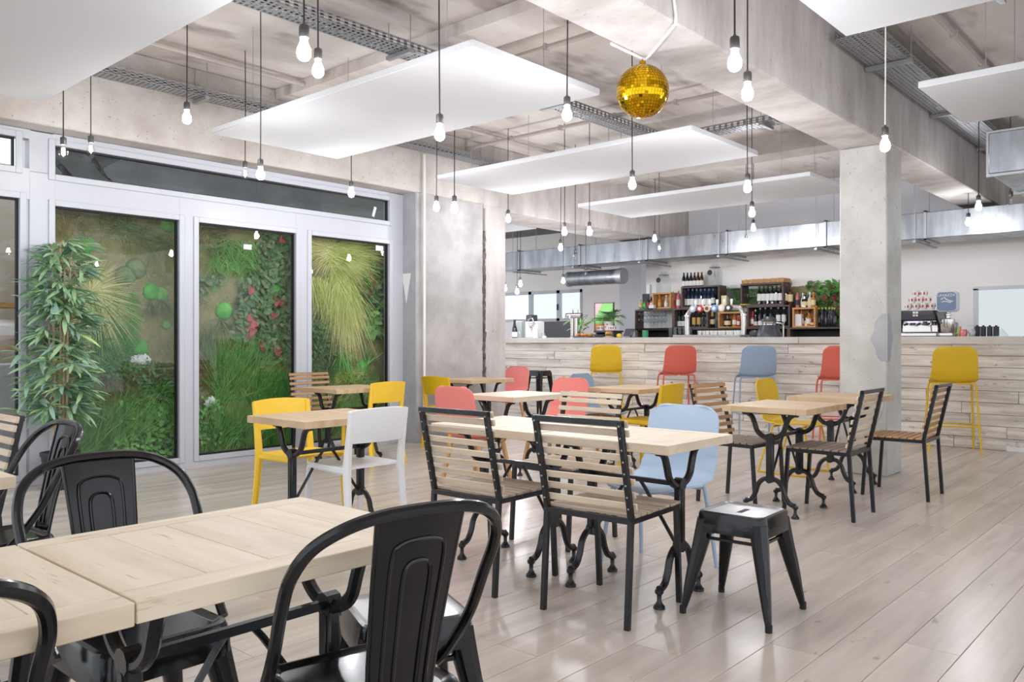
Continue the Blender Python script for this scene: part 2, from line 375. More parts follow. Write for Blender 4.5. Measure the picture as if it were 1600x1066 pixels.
fr.mm((xd1 - .07, d0 + .012, .1), (xd1, d1, ZT + .04)); fr.mm((-.2, d0 + .012, .1), (-.05, d1, T0))
structure('trim_window_frame', fr, UPVC)
def pane(name, xa, xb, za, zb):
    o = ob(name, None, None, ((xa + xb) / 2, YW, za), kind='structure'); hx, hz = (xb - xa) / 2, zb - za
    g = MB(); t = .014
    g.mm((-hx, -.02, 0), (-hx + t, .02, hz)); g.mm((hx - t, -.02, 0), (hx, .02, hz)); g.mm((-hx, -.021, hz - t), (hx, .021, hz)); g.mm((-hx, -.021, 0), (hx, .021, t))
    g.obj('gasket', GASK, o)
    s_ = MB(); k = .05
    for lo, hi in (((-hx - k, -.062, -k), (-hx + .002, -.048, hz + k)), ((hx - .002, -.062, -k), (hx + k, -.048, hz + k)), ((-hx, -.062, hz - .002), (hx, -.048, hz + k)), ((-hx, -.062, -k), (hx, -.048, .002))): s_.mm(lo, hi, .004)
    s_.obj('sash', UPVC, o)
    MB().add([(-hx + t, 0, t), (hx - t, 0, t), (hx - t, 0, hz - t), (-hx + t, 0, hz - t)], [(0, 1, 2, 3)]).obj('pane', GLASS, o)
    return o
wn = [pane('window_%d' % (i + 1), px_[2 * i], px_[2 * i + 1], ZB, ZT) for i in range(3)]
pane('window_4', px_[0], px_[5], T0, T1)
pane('window_7', .9, xd1 - .1, T0 + .02, T1 + .02)
pane('door_1', .6, xd1 - .07, .1, ZT + .03)
for i, (px, py, sx, sz) in ((1, (387, 386, .09, .05)), (2, (593, 388, .11, .06))):
    p = on_y(px, py, YW - .004)
    MB().box((p.x, YW - .003, p.z), (sx, .002, sz)).obj('sticker', WHITE).update_tag()
    o = sc.objects[-1] if False else bpy.context.scene.objects[-1]
for o, l in zip([x for x in bpy.data.objects if x.name.startswith('sticker')], ('small blank white sticker high on the middle glass pane', 'blank white sticker high on the glass pane beside the concrete wall')): tag(o, l, 'sticker')
p = on_y(585, 331, YW - .006)
tag(MB().box((p.x, YW - .003, p.z), (.035, .002, .12), Matrix.Rotation(.3, 3, 'Y')).obj('paper_tag', WHITE), 'tilted white paper tag stuck on the dark transom glass', 'tag')
# plastic sheet crumpled behind the transom glass
ps = MB()
rows = []
for i in range(12):
    t = i / 11; rows.append([(px_[0] + .02 + t * .5 + .10 * math.sin(9 * t + j), YW + .06 + .04 * math.sin(t * 23 + j * 1.7), T0 - .02 + .3 * j / 5) for j in range(6)])
ps.grid(rows)
tag(ps.obj('plastic_sheet', glass_sheet('clear_plastic', (190, 192, 194), 1.7, .15)), 'crumpled clear plastic sheet behind the transom glass', 'sheet')
# grey concrete void behind the transom; yard beyond the door
sbox('wall_outer', (3.15, 9.2, 0), (6.5, 9.3, 3.6), M('dark_outer_render', (110, 110, 113), .9, c2=(92, 92, 96), scale=2))
sbox('wall_outer_side', (px_[0] - .12, 7.56, 0), (px_[0] - .06, 7.98, 3.3), WHITE)
sbox('wall_yard', (-3, 10.6, 0), (4.4, 10.7, 3.2), M('beige_yard_wall', (190, 178, 164), .9, c2=(176, 162, 148), scale=1))
rk = thing('timber_rack', 'rough timber shelving loaded with sacks beyond the glass door', 'rack', (2.75, 9.6, 0))
tag(MB().mm((2.3, 8.75, 0), (3.0, 9.15, .98), .01).obj('planter_box', GREYP), 'tall grey planter box outside the glass door', 'planter')
for xx in (-.7, .5): MB().mm((xx, 0, 0), (xx + .09, .09, 2.0)).obj('post', CRATE, rk)
for zz in (.45, 1.1, 1.55): MB().mm((-.72, -.05, zz), (.62, .35, zz + .05)).obj('shelf', CRATE, rk)
for k, (zz, xx) in enumerate(((.5, -.4), (1.15, -.35), (1.15, .15), (.5, .2))):
    tag(MB().box((2.75 + xx, 9.73, zz + .162), (.42, .3, .22), None, .06).obj('sack', GREYP if k % 2 else WALLW), ('pale sack low on the timber rack', 'grey sack on the middle shelf of the timber rack', 'pale sack on the middle shelf of the timber rack', 'grey sack low on the timber rack')[k], 'sack')

# white conduit down the wall end, pipes under the ceiling
tag(MB().tube([(6.52, 7.19, .02), (6.52, 7.19, 3.4)], .016, 8).obj('conduit', PIPEW), 'thin white conduit running down the edge of the rough concrete wall', 'pipe')
for nm, p, q, l in (('conduit', (1, 6.72, 3.66), (12, 6.72, 3.66), 'long grey conduit under the ceiling along the window beam'),
                    ('conduit', (5.19, 2.77, 3.6), (5.19, 7.2, 3.6), 'grey conduit crossing the ceiling above the gold mirror ball'),
                    ('conduit', (7.25, 2.77, 3.6), (7.25, 7.2, 3.6), 'grey conduit crossing the ceiling behind the gold mirror ball'),
                    ('conduit', (6.3, 1.72, 3.66), (12, 1.72, 3.66), 'pale conduit beside the cable tray corner on the bar side of the beam')):
    o = MB().tube([p, q], .022, 8).obj(nm, PIPE); tag(o, l, 'pipe')
    d = (Vector(q) - Vector(p)).normalized()
    for k in range(1, 6):
        c = Vector(p).lerp(Vector(q), k / 6); MB().bar(c - d * .015, c + d * .015, .056, .056).obj('clip', PIPE, o)
    for k in (0,): pass

# ---------------------------------------------------------------- cable trays
def tray(p, q, wd, label, drop=True):
    p, q = Vector(p), Vector(q); d = (q - p); L = d.length; d.normalize()
    t = thing('cable_tray', label, 'cable tray', p, math.atan2(d.y, d.x))
    for s in (-1, 1):
        m = MB(); yy = s * wd / 2
        m.mm((0, yy - .002, 0), (L, yy + .002, .016)); m.mm((0, yy - .002, .03), (L, yy + .002, .04)); m.mm((0, yy - .002, .054), (L, yy + .002, .07))
        n = int(L / .07)
        for k in range(n): m.mm((k * .07, yy - .002, .01), (k * .07 + .03, yy + .002, .06))
        m.obj('side_rail', TRAY, t)
    m = MB(); n = int(L / .045)
    for k in range(n): m.mm((k * .045, -wd / 2, 0), (k * .045 + .02, wd / 2, .003))
    nn = max(2, int(wd / .035))
    for k in range(nn + 1):
        yy = -wd / 2 + k * wd / nn; m.mm((0, yy - .007, .0005), (L, yy + .007, .0035))
    o = m.obj('perforated_base', TRAY, t); o['kind'] = 'stuff'
    k = .8
    while k < L:
        b = MB().mm((k - .02, -wd / 2 - .04, -.035), (k + .02, wd / 2 + .04, -.005)).obj('support_bar', TRAY, t)
        for s in (-1, 1): MB().rod((k, s * (wd / 2 + .03), -.03), (k, s * (wd / 2 + .03), CH - p.z), .004, 5).obj('hanger_rod', TRAY, b)
        k += 1.9
    m = MB()
    for s in range(3): m.tube(spline([(L * i / 14, wd * (.16 * s - .16) + R.uniform(-.02, .02), .02 + R.uniform(0, .02)) for i in range(15)], 3), .009, 5)
    m.obj('cables', GASK, t)
    return t
tray((1.0, 7.10, 3.42), (7.9, 7.10, 3.42), .16, 'perforated cable tray running along the window beam')
tray((1.5, 4.92, 3.46), (7.95, 4.92, 3.46), .2, 'perforated cable tray over the large central white panel')
tray((6.2, 2.14, 3.46), (11.5, 2.14, 3.46), .28, 'wide perforated cable tray along the main beam')
tray((6.28, 2.02, 3.54), (6.28, -2.5, 3.54), .2, 'perforated cable tray meeting the main beam at a corner')
tray((8.14, 2.9, 3.46), (8.14, 7.0, 3.46), .2, 'short perforated cable tray over the second hanging panel')

# ---------------------------------------------------------------- hanging acoustic panels
PZ = 2.895
def hpanel(x0, x1, y0, y1, label):
    t = thing('acoustic_panel', label, 'ceiling panel', ((x0 + x1) / 2, (y0 + y1) / 2, PZ), 0, 'white hanging acoustic panels')
    hx, hy = (x1 - x0) / 2, (y1 - y0) / 2
    MB().mm((-hx, -hy, 0), (hx, hy, .045), .004).obj('board', PANEL, t)
    for a in (-1, 1):
        for b in (-1, 1): MB().rod((a * hx * .75, b * hy * .75, .045), (a * hx * .75, b * hy * .75, CH - PZ), .0025, 5).obj('wire', TRAY, t)
hpanel(.9, 2.125, 3.4, 6.37, 'white acoustic panel hanging nearest the glass door corner')
hpanel(3.365, 4.615, 3.3, 6.29, 'largest looking white acoustic panel, hung before the middle window pane')
hpanel(5.88, 7.09, 3.3, 6.31, 'white acoustic panel hanging just below the gold mirror ball')
hpanel(8.3, 9.52, 3.3, 6.28, 'white acoustic panel hanging closest to the metal duct')
hpanel(8.3, 9.48, 7.95, 10.6, 'white acoustic panel partly hidden behind the rough concrete wall')
hpanel(3.4, 4.64, -1.3, 1.645, 'white acoustic panel on the bar stool side of the beam, nearest')
hpanel(5.91, 7.12, -1.35, 1.62, 'white acoustic panel under the cable tray corner by the main beam')

# ---------------------------------------------------------------- ducts
DX0, DX1, DZ0, DZ1 = 11.5, 12.1, 2.53, 2.87
dt = thing('air_duct', 'long galvanised air duct hung above the bar', 'duct', (DX0, 0, DZ0))
cuts = [10.6] + [on_x(v, 400, DX0).y for v in (811, 906, 1011, 1136, 1290, 1446)] + [.9, -.6, -3]
for a, b in zip(cuts[:-1], cuts[1:]):
    s_ = MB().mm((0, b + .004, 0), (DX1 - DX0, a - .004, DZ1 - DZ0), .006).obj('duct_section', STEEL, dt)
    fl_ = MB(); e = .022
    fl_.mm((-e, b - .014, -e), (DX1 - DX0 + e, b + .014, 0)); fl_.mm((-e, b - .014, DZ1 - DZ0), (DX1 - DX0 + e, b + .014, DZ1 - DZ0 + e))
    fl_.mm((-e, b - .014, -e), (0, b + .014, DZ1 - DZ0 + e)); fl_.mm((DX1 - DX0, b - .014, -e), (DX1 - DX0 + e, b + .014, DZ1 - DZ0 + e)); fl_.obj('flange', TRAY, dt)
    for yy in (b + .12,):
        h_ = MB().mm((-.06, yy - .02, -.045), (DX1 - DX0 + .35, yy + .02, -.023)).obj('support_channel', TRAY, dt)
        for xx in (-.04, DX1 - DX0 + .04): MB().rod((xx, yy, -.04), (xx, yy, CH - DZ0), .005, 5).obj('hanger_rod', TRAY, h_)
dn = thing('duct_box', 'pale steel duct end hanging by the main beam over the yellow stool', 'duct', (7.56, 1.54, 2.56))
MB().mm((0, -2.5, 0), (3.2, 0, .33), .006).obj('duct_body', STEEL, dn)
for k in (.02, 1.1, 2.2): MB().mm((k, -2.52, -.02), (k + .03, .02, .35)).obj('flange', TRAY, dn)
br = thing('branch_duct', 'round steel branch duct slung under the long duct', 'duct', on_x(930, 418, 11.9))
br.location.z = 2.33
MB().tube([(0, -.5, 0), (0, .55, 0)], .13, 18).obj('pipe', STEEL, br); MB().tube([(0, -.62, 0), (0, -.5, 0)], .138, 18).obj('collar', TRAY, br)
MB().tube([(0, .55, 0), (0, .6, 0)], .138, 18).obj('collar', TRAY, br)

# ---------------------------------------------------------------- mirror ball and its cable
c = at_z(1004, 143, 5.06)
mb_ = thing('mirror_ball', 'gold mirror ball hanging from the edge of the main beam', 'disco ball', c)
MB().lathe([(0, -.158)] + [(.158 * math.sin(k * math.pi / 18), -.158 * math.cos(k * math.pi / 18)) for k in range(1, 18)] + [(0, .158)], 28).obj('core', GOLD, mb_)
til = MB(); nr = 26; rr_ = .162
for i in range(nr):
    th = (i + .5) * math.pi / nr; n = max(4, int(math.sin(th) * math.tau * rr_ / .0196)); off = R.random()
    for k in range(n):
        ph = (k + off) * math.tau / n; nv = Vector((math.sin(th) * math.cos(ph), math.sin(th) * math.sin(ph), math.cos(th)))
        nv = (nv + Vector((R.uniform(-1, 1), R.uniform(-1, 1), R.uniform(-1, 1))) * .035).normalized()
        e1 = nv.cross(Vector((0, 0, 1))).normalized(); e2 = nv.cross(e1); ce = Vector((math.sin(th) * math.cos(ph), math.sin(th) * math.sin(ph), math.cos(th))) * rr_
        a = .0088
        til.add([ce + e1 * x * a + e2 * y_ * a for x, y_ in ((-1, -1), (1, -1), (1, 1), (-1, 1))] + [ce * .975 + e1 * x * a + e2 * y_ * a for x, y_ in ((-1, -1), (1, -1), (1, 1), (-1, 1))],
                [(0, 1, 2, 3), (0, 4, 5, 1), (1, 5, 6, 2), (2, 6, 7, 3), (3, 7, 4, 0)])
o = til.obj('mirror_tiles', MIRY, mb_, ang=.1); o['kind'] = 'stuff'
MB().lathe([(.02, .158), (.02, .185), (.006, .19), (.006, 2.95 - c.z)], 10).obj('hook', GOLD, mb_)
ca, cb, cc_, cd_ = on_y(955, 68, 2.766), on_y(1003, 91, 2.766), at_h(1055, 38, 2.938), on_y(1052, -6, 2.318)
ce_ = Vector((cc_.x, 2.318, 2.938))
cabl = MB().tube([ca, cb, cb + Vector((0, -.03, -.015)), cc_, ce_, ce_ + Vector((0, 0, .05)), cd_], .009, 6)
tag(cabl.obj('white_cable', PIPEW), 'white cable looping across the main beam to the mirror ball', 'cable')

# ---------------------------------------------------------------- bare bulbs
sockm = MB().lathe([(0, .012), (.004, .012), (.008, 0), (.0185, -.004), (.021, -.012), (.021, -.05), (.019, -.056), (0, -.056)], 14).mesh('socket', SOCK)
bp = [(0, -.052), (.014, -.054), (.0145, -.07), (.02, -.085), (.027, -.1), (.030, -.117), (.027, -.134), (.018, -.146), (.007, -.151), (0, -.1515)]
bulbL = MB().lathe(bp, 16).mesh('bulb', LIT, 1.2); bulbC = MB().lathe(bp, 16).mesh('bulb', CLEAR, 1.2)
film = MB()
for k in range(5): film.rod((.008 * math.cos(k * 1.256), .008 * math.sin(k * 1.256), -.08), (.009 * math.cos(k * 1.256 + .5), .009 * math.sin(k * 1.256 + .5), -.125), .0022, 5)
filmL = film.mesh('filament', FIL); filmO = film.mesh('filament', TRAY)
def pend(px, py, Z, label, lit=1, top=None, cord=CORD):
    p = at_z(px, py, Z); p.z += .1
    if top is None: top = 2.95 if 2.33 < p.y < 2.76 else (2.9 if 7.23 < p.y < 7.9 else CH)
    t = thing('pendant_bulb', label, 'pendant lamp', p, R.random() * 6, 'bare bulbs hanging on cords')
    MB().tube(spline([(0, 0, .01), (R.uniform(-.004, .004), R.uniform(-.004, .004), (top - p.z) * .5), (0, 0, top - p.z)], 4), .0042, 6).obj('cord', cord, t)
    ob('socket', sockm, t)
    if lit == 1: ob('bulb', bulbL, t)
    else:
        b = ob('bulb', bulbC, t); ob('filament', filmL if lit == 2 else filmO, b)
for a in ((99, 236, 5.8, 'clear bulb with a glowing filament before the transom, nearest the glass door', 2), (142, 232, 6.35, 'clear bulb with a glowing filament before the plastic sheet', 2),
          (292, 182, 5.6, 'bright bulb between the two big white panels, before the cable tray', 1), (383, 270, 7.1, 'small clear bulb hanging before the transom, behind the big central panel', 2),
          (407, 270, 6.0, 'bright bulb on a long cord crossing the near corner of the big central panel', 1), (475, 76, 3.4, 'large bright bulb hanging nearest, before the ceiling cable tray', 1),
          (497, 106, 4.2, 'bright bulb hanging close behind the nearest large bulb', 1), (549, 300, 7.65, 'bright bulb before the end of the transom glass by the concrete wall', 1),
          (687, 206, 4.6, 'bright bulb whose cord crosses the big central panel at its edge', 1), (886, 176, 5.0, 'bright bulb at the beam-side corner of the big central panel', 1),
          (1148, 93, 3.5, 'large bright bulb before the main beam, the higher of the pair', 1), (1168, 142, 4.2, 'bright bulb before the main beam, the lower of the pair', 1),
          (682, 322, 8.0, 'bright bulb before the rough concrete wall, nearer its window edge', 1), (710, 324, 7.0, 'bright bulb before the rough concrete wall, nearer the crack', 1),
          (794, 341, 9.7, 'bright bulb at the crack-side edge of the rough concrete wall', 1), (988, 286, 6.5, 'bright bulb hanging straight below the gold mirror ball', 1),
          (882, 361, 9.5, 'bright bulb before the steel duct, one of a pair, on the longer cord', 1), (921, 361, 9.0, 'bright bulb before the steel duct near the corner of the third panel', 1),
          (876, 386, 11.0, 'bright bulb just below the pair before the steel duct', 1), (899, 402, 10.5, 'unlit bulb against the steel duct flange', 0),
          (1023, 372, 11.6, 'bright bulb before the duct under the third panel', 1), (1030, 387, 11.2, 'dim bulb right behind the bulb under the third panel', 2),
          (1168, 291, 6.5, 'bright bulb before the column end of the panel below the mirror ball', 1), (1175, 331, 8.0, 'bright bulb overlapping the long panel near the duct, on the longest cord', 1),
          (1177, 355, 11.0, 'bright bulb before the duct under the long panel, higher one', 1), (1166, 378, 11.3, 'bright bulb before the duct under the long panel, lower one', 1),
          (1529, 321, 8.0, 'bright bulb before the duct above the yellow stool', 1), (1513, 346, 9.7, 'dimmer bulb on a short cord under the main beam, before the duct', 1),
          (1579, 314, 8.5, 'unlit clear bulb near the steel duct end', 0), (880, 438, 13.3, 'small far bulb above the sash handle of the far window', 1),
          (813, 443, 13.6, 'small far bulb over the far window, highest of three', 1), (808, 455, 13.2, 'small far bulb over the far window, lowest of three', 1),
          (789, 450, 13.0, 'small far bulb half hidden by the concrete wall edge', 1), (915, 427, 12.4, 'small unlit bulb under the round branch duct', 0)):
    pend(*a[:4], a[4], None)
pend(1383, 224, 5.0, 'bright bulb on a white cord before the top of the column', 1, None, PIPEW)
# ================================================================ furniture; every piece faces +y in its own space
def rect_ring(hx, hy, z, r=.03, n=4, cx=0, cy=0):
    out = []
    for sx, sy, a0 in ((1, 1, 0), (-1, 1, math.pi / 2), (-1, -1, math.pi), (1, -1, math.pi * 1.5)):
        for k in range(n + 1):
            a = a0 + k * math.pi / 2 / n
            out.append(Vector((cx + sx * (hx - r) + r * math.cos(a), cy + sy * (hy - r) + r * math.sin(a), z)))
    return out

# ---- iron trestle table
def make_table(L=.735, W=.6, label='', group='wooden tables on iron trestles'):
    t = thing('trestle_table', label, 'table', (0, 0, 0), 0, group)
    th, zt, b = .042, .75, .07
    n = 5; x0 = -L / 2
    for s in (-1, 1): MB().mm((-L / 2, s * W / 2, zt - th), (L / 2, s * (W / 2 - b), zt), .002).obj('border_board', TWOODX, t)
    ws = [1.15, .95, 1.1, .9, 1.0]; tot = sum(ws)
    for k in range(n):
        x1 = x0 + L * ws[k] / tot
        MB().mm((x0 + .0006, -W / 2 + b + .0006, zt - th + .002), (x1 - .0006, W / 2 - b - .0006, zt - R.uniform(0, .0008)), .0012).obj('plank', TWOOD, t)
        x0 = x1
    for s in (-1, 1):
        tx = s * .25
        m = MB(); m.box((tx, 0, .39), (.036, .05, .30), None, .006)
        for e in (-1, 1): m.box((tx + e * .019, 0, .39), (.006, .026, .25), None, .002)
        tr = m.obj('trestle', IRON, t)
        m = MB().mm((tx - .018, -.2, zt - th - .012), (tx + .018, .2, zt - th)); m.obj('top_bar', IRON, tr)
        for e in (-1, 1):
            up = spline([(tx, e * .012, .53), (tx, e * .055, .542), (tx, e * .093, .575), (tx, e * .112, .625), (tx, e * .132, .672), (tx, e * .165, .697), (tx, e * .2, .7)], 4)
            MB().tube(up, [.021, .02] + [.0175] * (len(up) - 3) + [.014], 8).obj('upper_arm', IRON, tr)
            dn = spline([(tx, e * .012, .25), (tx, e * .05, .243), (tx, e * .086, .205), (tx, e * .104, .15), (tx, e * .128, .105), (tx, e * .155, .088), (tx, e * .176, .084)], 4)
            q = MB().tube(dn, [.021, .02] + [.017] * (len(dn) - 3) + [.019], 8)
            q.lathe([(.014, .088), (.02, .082), (.02, .07), (.011, .06), (.010, .035), (.02, .018), (.026, .012), (.027, 0), (0, 0)], 10, (tx, e * .178, 0))
            q.obj('foot', IRON, tr)
        for z in (.535, .25): MB().lathe([(.03, -.02), (.03, .02), (.012, .024), (0, .024)], 10, (tx, 0, z), Matrix.Rotation(math.pi / 2, 3, 'Y')).obj('joint_boss', IRON, tr)
    MB().bar((-.25, 0, .535), (.25, 0, .535), .018, .022).obj('stretcher', IRON, t)
    for s in (-1, 1): MB().tube([(s * .035, 0, .53), (s * .06, 0, .5), (s * .22, 0, .27), (s * .245, 0, .25)], .009, 6).obj('brace', IRON, t)
    return t
# ---- slatted chair
def make_slat(wood, seatwood, label):
    t = thing('slatted_chair', label, 'chair', (0, 0, 0), 0, 'slatted wood and black steel chairs')
    w, s = .215, .024
    for e in (-1, 1):
        MB().bar((e * w, -.235, 0), (e * w, -.205, .45), s, s, (0, 1, 0), .002).obj('leg', IRON, t)
        MB().bar((e * w, .235, 0), (e * w, .205, .45), s, s, (0, 1, 0), .002).obj('leg', IRON, t)
        MB().bar((e * w, -.2, .44), (e * w, -.295, .87), s, s, (0, 1, 0), .002).obj('back_post', IRON, t)
        MB().bar((e * w, -.2, .445), (e * w, .217, .445), s, s, (0, 0, 1), .002).obj('seat_rail', IRON, t)
    MB().bar((-w, -.205, .445), (w, -.205, .445), s, s).obj('seat_rail', IRON, t); MB().bar((-w, .205, .445), (w, .205, .445), s, s).obj('seat_rail', IRON, t)
    MB().bar((-w - .012, -.293, .862), (w + .012, -.293, .862), s, s).obj('top_rail', IRON, t)
    me = MB().box((0, 0, 0), (2 * w + .05, .012, .029), None, .002).mesh('back_slat', wood)
    MB().box((0, -.274, .858), (2 * w + .05, .012, .029), Matrix.Rotation(.2, 3, 'X'), .002).obj('back_slat', wood, t)
    for k in range(7):
        z = .505 + k * .0525; y = -.2 - (z - .44) / .43 * .095 + .02
        ob('back_slat', me, t, (R.uniform(-.004, .004), y, z), (R.uniform(.18, .24), R.uniform(-.01, .01), 0))
    me = MB().box((0, 0, 0), (2 * w + .03, .043, .012), None, .002).mesh('seat_slat', seatwood)
    for k in range(8): ob('seat_slat', me, t, (R.uniform(-.003, .003), -.17 + k * .0525, .4635), (0, 0, R.uniform(-.006, .006)))
    m = MB()
    for e in (-1, 1):
        for k in range(8):
            z = .5 + k * .05; y = -.2 - (z - .44) / .43 * .095 - .012; m.lathe([(.005, 0), (.004, .004), (0, .005)], 6, (e * w, y, z), Matrix.Rotation(math.pi / 2, 3, 'X'))
    m.obj('rivets', TRAY, t)
    return t
# ---- moulded plastic four-leg chair
def make_plastic(mat, label):
    t = thing('plastic_chair', label, 'chair', (0, 0, 0), 0)
    for e in (-1, 1):
        pth = spline([(e * .215, -.235, 0), (e * .205, -.2, .25), (e * .2, -.185, .44), (e * .2, -.2, .6), (e * .205, -.228, .795)], 5)
        MB().tube(pth, [.017 + .008 * math.sin(math.pi * i / (len(pth) - 1)) for i in range(len(pth))], 8).obj('leg', mat, t)
        pth = spline([(e * .2, .215, 0), (e * .195, .205, .25), (e * .19, .195, .415), (e * .188, .15, .446), (e * .19, -.185, .44)], 5)
        MB().tube(pth, [.016 + .006 * min(1, i / 8) for i in range(len(pth))], 8).obj('leg', mat, t)
    rows = []
    for i in range(7):
        u = -1 + 2 * i / 6; rows.append([(u * (.2 + .012 * math.sin(math.pi * j / 8)), -.185 + .4 * j / 8, .455 - .012 * (1 - u * u) * math.sin(math.pi * j / 8) + .004 * (j == 8)) for j in range(9)])
    MB().grid(rows, .012).obj('seat', mat, t)
    rows = []
    for i in range(9):
        u = -1 + 2 * i / 8; rows.append([(u * .206, -.196 - .035 * (1 - u * u) - (z - .6) * .17, z + .012 * (1 - u * u) * (z > .75)) for z in (.61, .65, .7, .75, .8)])
    MB().grid(rows, .014).obj('backrest', mat, t)
    return t
# ---- shell chair: a curved seat shell on wooden legs, tubes or a sled base
def shell_mesh(prof, hw, lift, mat):
    P = spline([(0, a, b) for a, b in prof], 4); P = P[:-1] + [P[-2].lerp(P[-1], k) for k in (.45, .75, .92, 1)]; n = len(P); rows = []
    D = [sum((P[k + 1] - P[k]).length for k in range(j, n - 1)) for j in range(n)]; D0 = [D[0] - d for d in D]
    for i in range(-7, 8):
        u = i / 7; row = []
        for j, p in enumerate(P):
            s = j / (n - 1)
            k = s * (len(hw) - 1); a = int(min(k, len(hw) - 2)); h = hw[a] + (hw[a + 1] - hw[a]) * (k - a)
            for rad, dd in ((.07, D[j]), (.06, D0[j])):
                if dd < rad: h -= rad * (1 - math.sqrt(max(0, 1 - ((rad - dd) / rad) ** 2)))
            t = (P[min(j + 1, n - 1)] - P[max(j - 1, 0)]).normalized(); nv = Vector((0, -t.z, t.y))
            if nv.z < 0 and nv.y < 0: nv = -nv
            nv = Vector((0, t.z, -t.y)); nv = nv if (nv.y > 0 or nv.z > .5) else -nv
            if s > .5: nv = Vector((0, 1, 0))
            e = lift * u * u * (1 if .3 < s < .6 else .5)
            q = Vector((u * h, p.y, p.z)) + nv * e + Vector((0, 0, .012 * (1 - u * u) * max(0, s - .8) * 5))
            row.append(q)
        rows.append(row)
    return MB().grid(rows, .011).mesh('shell', mat)
PROF = [(.215, .432), (.17, .452), (.02, .446), (-.11, .44), (-.185, .462), (-.222, .53), (-.243, .64), (-.268, .78), (-.28, .835)]
def make_shell(mat, base, label):
    t = thing('shell_chair', label, 'chair', (0, 0, 0), 0)
    ob('shell', shell_mesh(PROF, [.19, .215, .225, .23, .228, .224, .218, .212, .206], .03, mat), t)
    if base == 'wood':
        for a in (-1, 1):
            for b in (-1, 1): MB().bar((a * .215, b * .2, 0), (a * .15, b * .13, .43), .036, .03, (0, 1, 0), .006).obj('leg', OAK, t)
            MB().bar((a * .155, -.14, .405), (a * .155, .14, .405), .05, .024, (0, 0, 1), .004).obj('apron', OAK, t)
        for b in (-1, 1): MB().bar((-.155, b * .135, .405), (.155, b * .135, .405), .05, .024, (0, 0, 1), .004).obj('apron', OAK, t)
    elif base == 'tube':
        for a in (-1, 1):
            for b in (-1, 1): MB().tube(spline([(a * .05, b * .12, .425), (a * .17, b * .13, .425), (a * .2, b * .14, .40), (a * .235, b * .2, 0)], 5), .0115, 8).obj('leg', mat, t)
    else:
        for a in (-1, 1):
            MB().tube(spline([(a * .06, .15, .425), (a * .17, .16, .425), (a * .2, .19, .40), (a * .225, .235, .05), (a * .225, .215, .011), (a * .225, -.19, .011), (a * .225, -.22, .05), (a * .2, -.12, .39), (a * .16, -.1, .425), (a * .06, -.1, .425)], 5), .009, 7).obj('sled_runner', mat, t)
    return t
def make_barstool(mat, label):
    t = thing('bar_stool', label, 'bar stool', (0, 0, 0), 0, 'moulded stools along the bar')
    pr = [(.17, .745), (.13, .765), (.02, .758), (-.09, .755), (-.155, .775), (-.185, .84), (-.205, .95), (-.225, 1.08), (-.232, 1.13)]
    ob('shell', shell_mesh(pr, [.19, .215, .228, .232, .23, .224, .215, .207, .2], .028, mat), t)
    for b in (-1, 1):
        for a in (-1, 1): MB().tube(spline([(a * .02, b * .12 - .01, .742), (a * .17, b * .125 - .01, .742), (a * .212, b * .13 - .01, .72), (a * .222, b * .15, .55), (a * .25, b * .225, 0)], 5), .0115, 8).obj('leg', mat, t)
        MB().rod((-.235, b * .19, .28), (.235, b * .19, .28), .009).obj('foot_rail', mat, t)
    for a in (-1, 1): MB().rod((a * .235, -.19, .28), (a * .235, .19, .28), .009).obj('foot_rail', mat, t)
    return t
# ---- pressed metal stool and armchair
def metal_leg(mb, a, b, H, top, foot):
    """one tapering pressed leg, rounded outside, from under the seat corner to its foot"""
    rings = []
    for i in range(9):
        s = i / 8; z = H * (1 - s); c = Vector((a * (top + (foot - top) * s ** 1.05), b * (top + (foot - top) * s ** 1.05), z))
        wd = .038 * (1 - s) ** .75 + .013
        ring = []
        for k in range(10):
            an = k * math.tau / 10; q = Vector((math.cos(an), math.sin(an), 0))
            d = Vector((a, b, 0)).normalized(); rad = wd * (.8 + .2 * max(-.5, q.dot(d)))
            ring.append(c + q * rad)
        rings.append(ring)
    mb.loft(rings if a * b > 0 else rings)
    return rings
def pressed(t, w, H, mat, topmat, slot=True):
    rs = [rect_ring(w * .80, w * .80, H - .006, .03), rect_ring(w * .84, w * .84, H - .004, .035), rect_ring(w * .9, w * .9, H + .003, .04), rect_ring(w * .97, w * .97, H, .045), rect_ring(w, w, H - .012, .048), rect_ring(w * 1.015, w * 1.015, H - .035, .05), rect_ring(w * 1.03, w * 1.03, H - .042, .05), rect_ring(w * 1.04, w * 1.04, H - .085, .052), rect_ring(w * .99, w * .99, H - .085, .048)]
    m = MB().loft(rs[2:], caps=False); m.obj('seat_skirt', mat, t)
    m = MB().loft(list(reversed(rs[:3])), caps=False); m.add(rs[0], [tuple(range(len(rs[0])))]); s_ = m.obj('seat', topmat, t)
    if slot: MB().mm((-.045, -.012, H - .007), (.045, .012, H - .0045), .001).obj('hand_slot', GASK, s_)
    for a in (-1, 1):
        for b in (-1, 1):
            m = MB(); metal_leg(m, a, b, H - .03, w * .715, w * 1.02 + .036); l = m.obj('leg', mat, t)
            d = Vector((a, b, 0)).normalized(); g = MB(); pts = []
            for s in (.30, .36, .5, .64, .76, .80):
                cc = w * .715 + (w * .305 + .036) * s ** 1.05; wd = (.038 * (1 - s) ** .75 + .013)
                pts.append(Vector((a * cc, b * cc, (H - .03) * (1 - s))) + d * (wd - .006))
            g.tube(pts, [.004, .0085, .01, .009, .007, .003], 7); g.obj('pressed_groove', mat, l)
            MB().lathe([(0, 0), (.0145, 0), (.015, .03), (.012, .034), (0, .034)], 10, (a * (w * 1.02 + .036), b * (w * 1.02 + .036), 0)).obj('foot_cap', GASK, l)
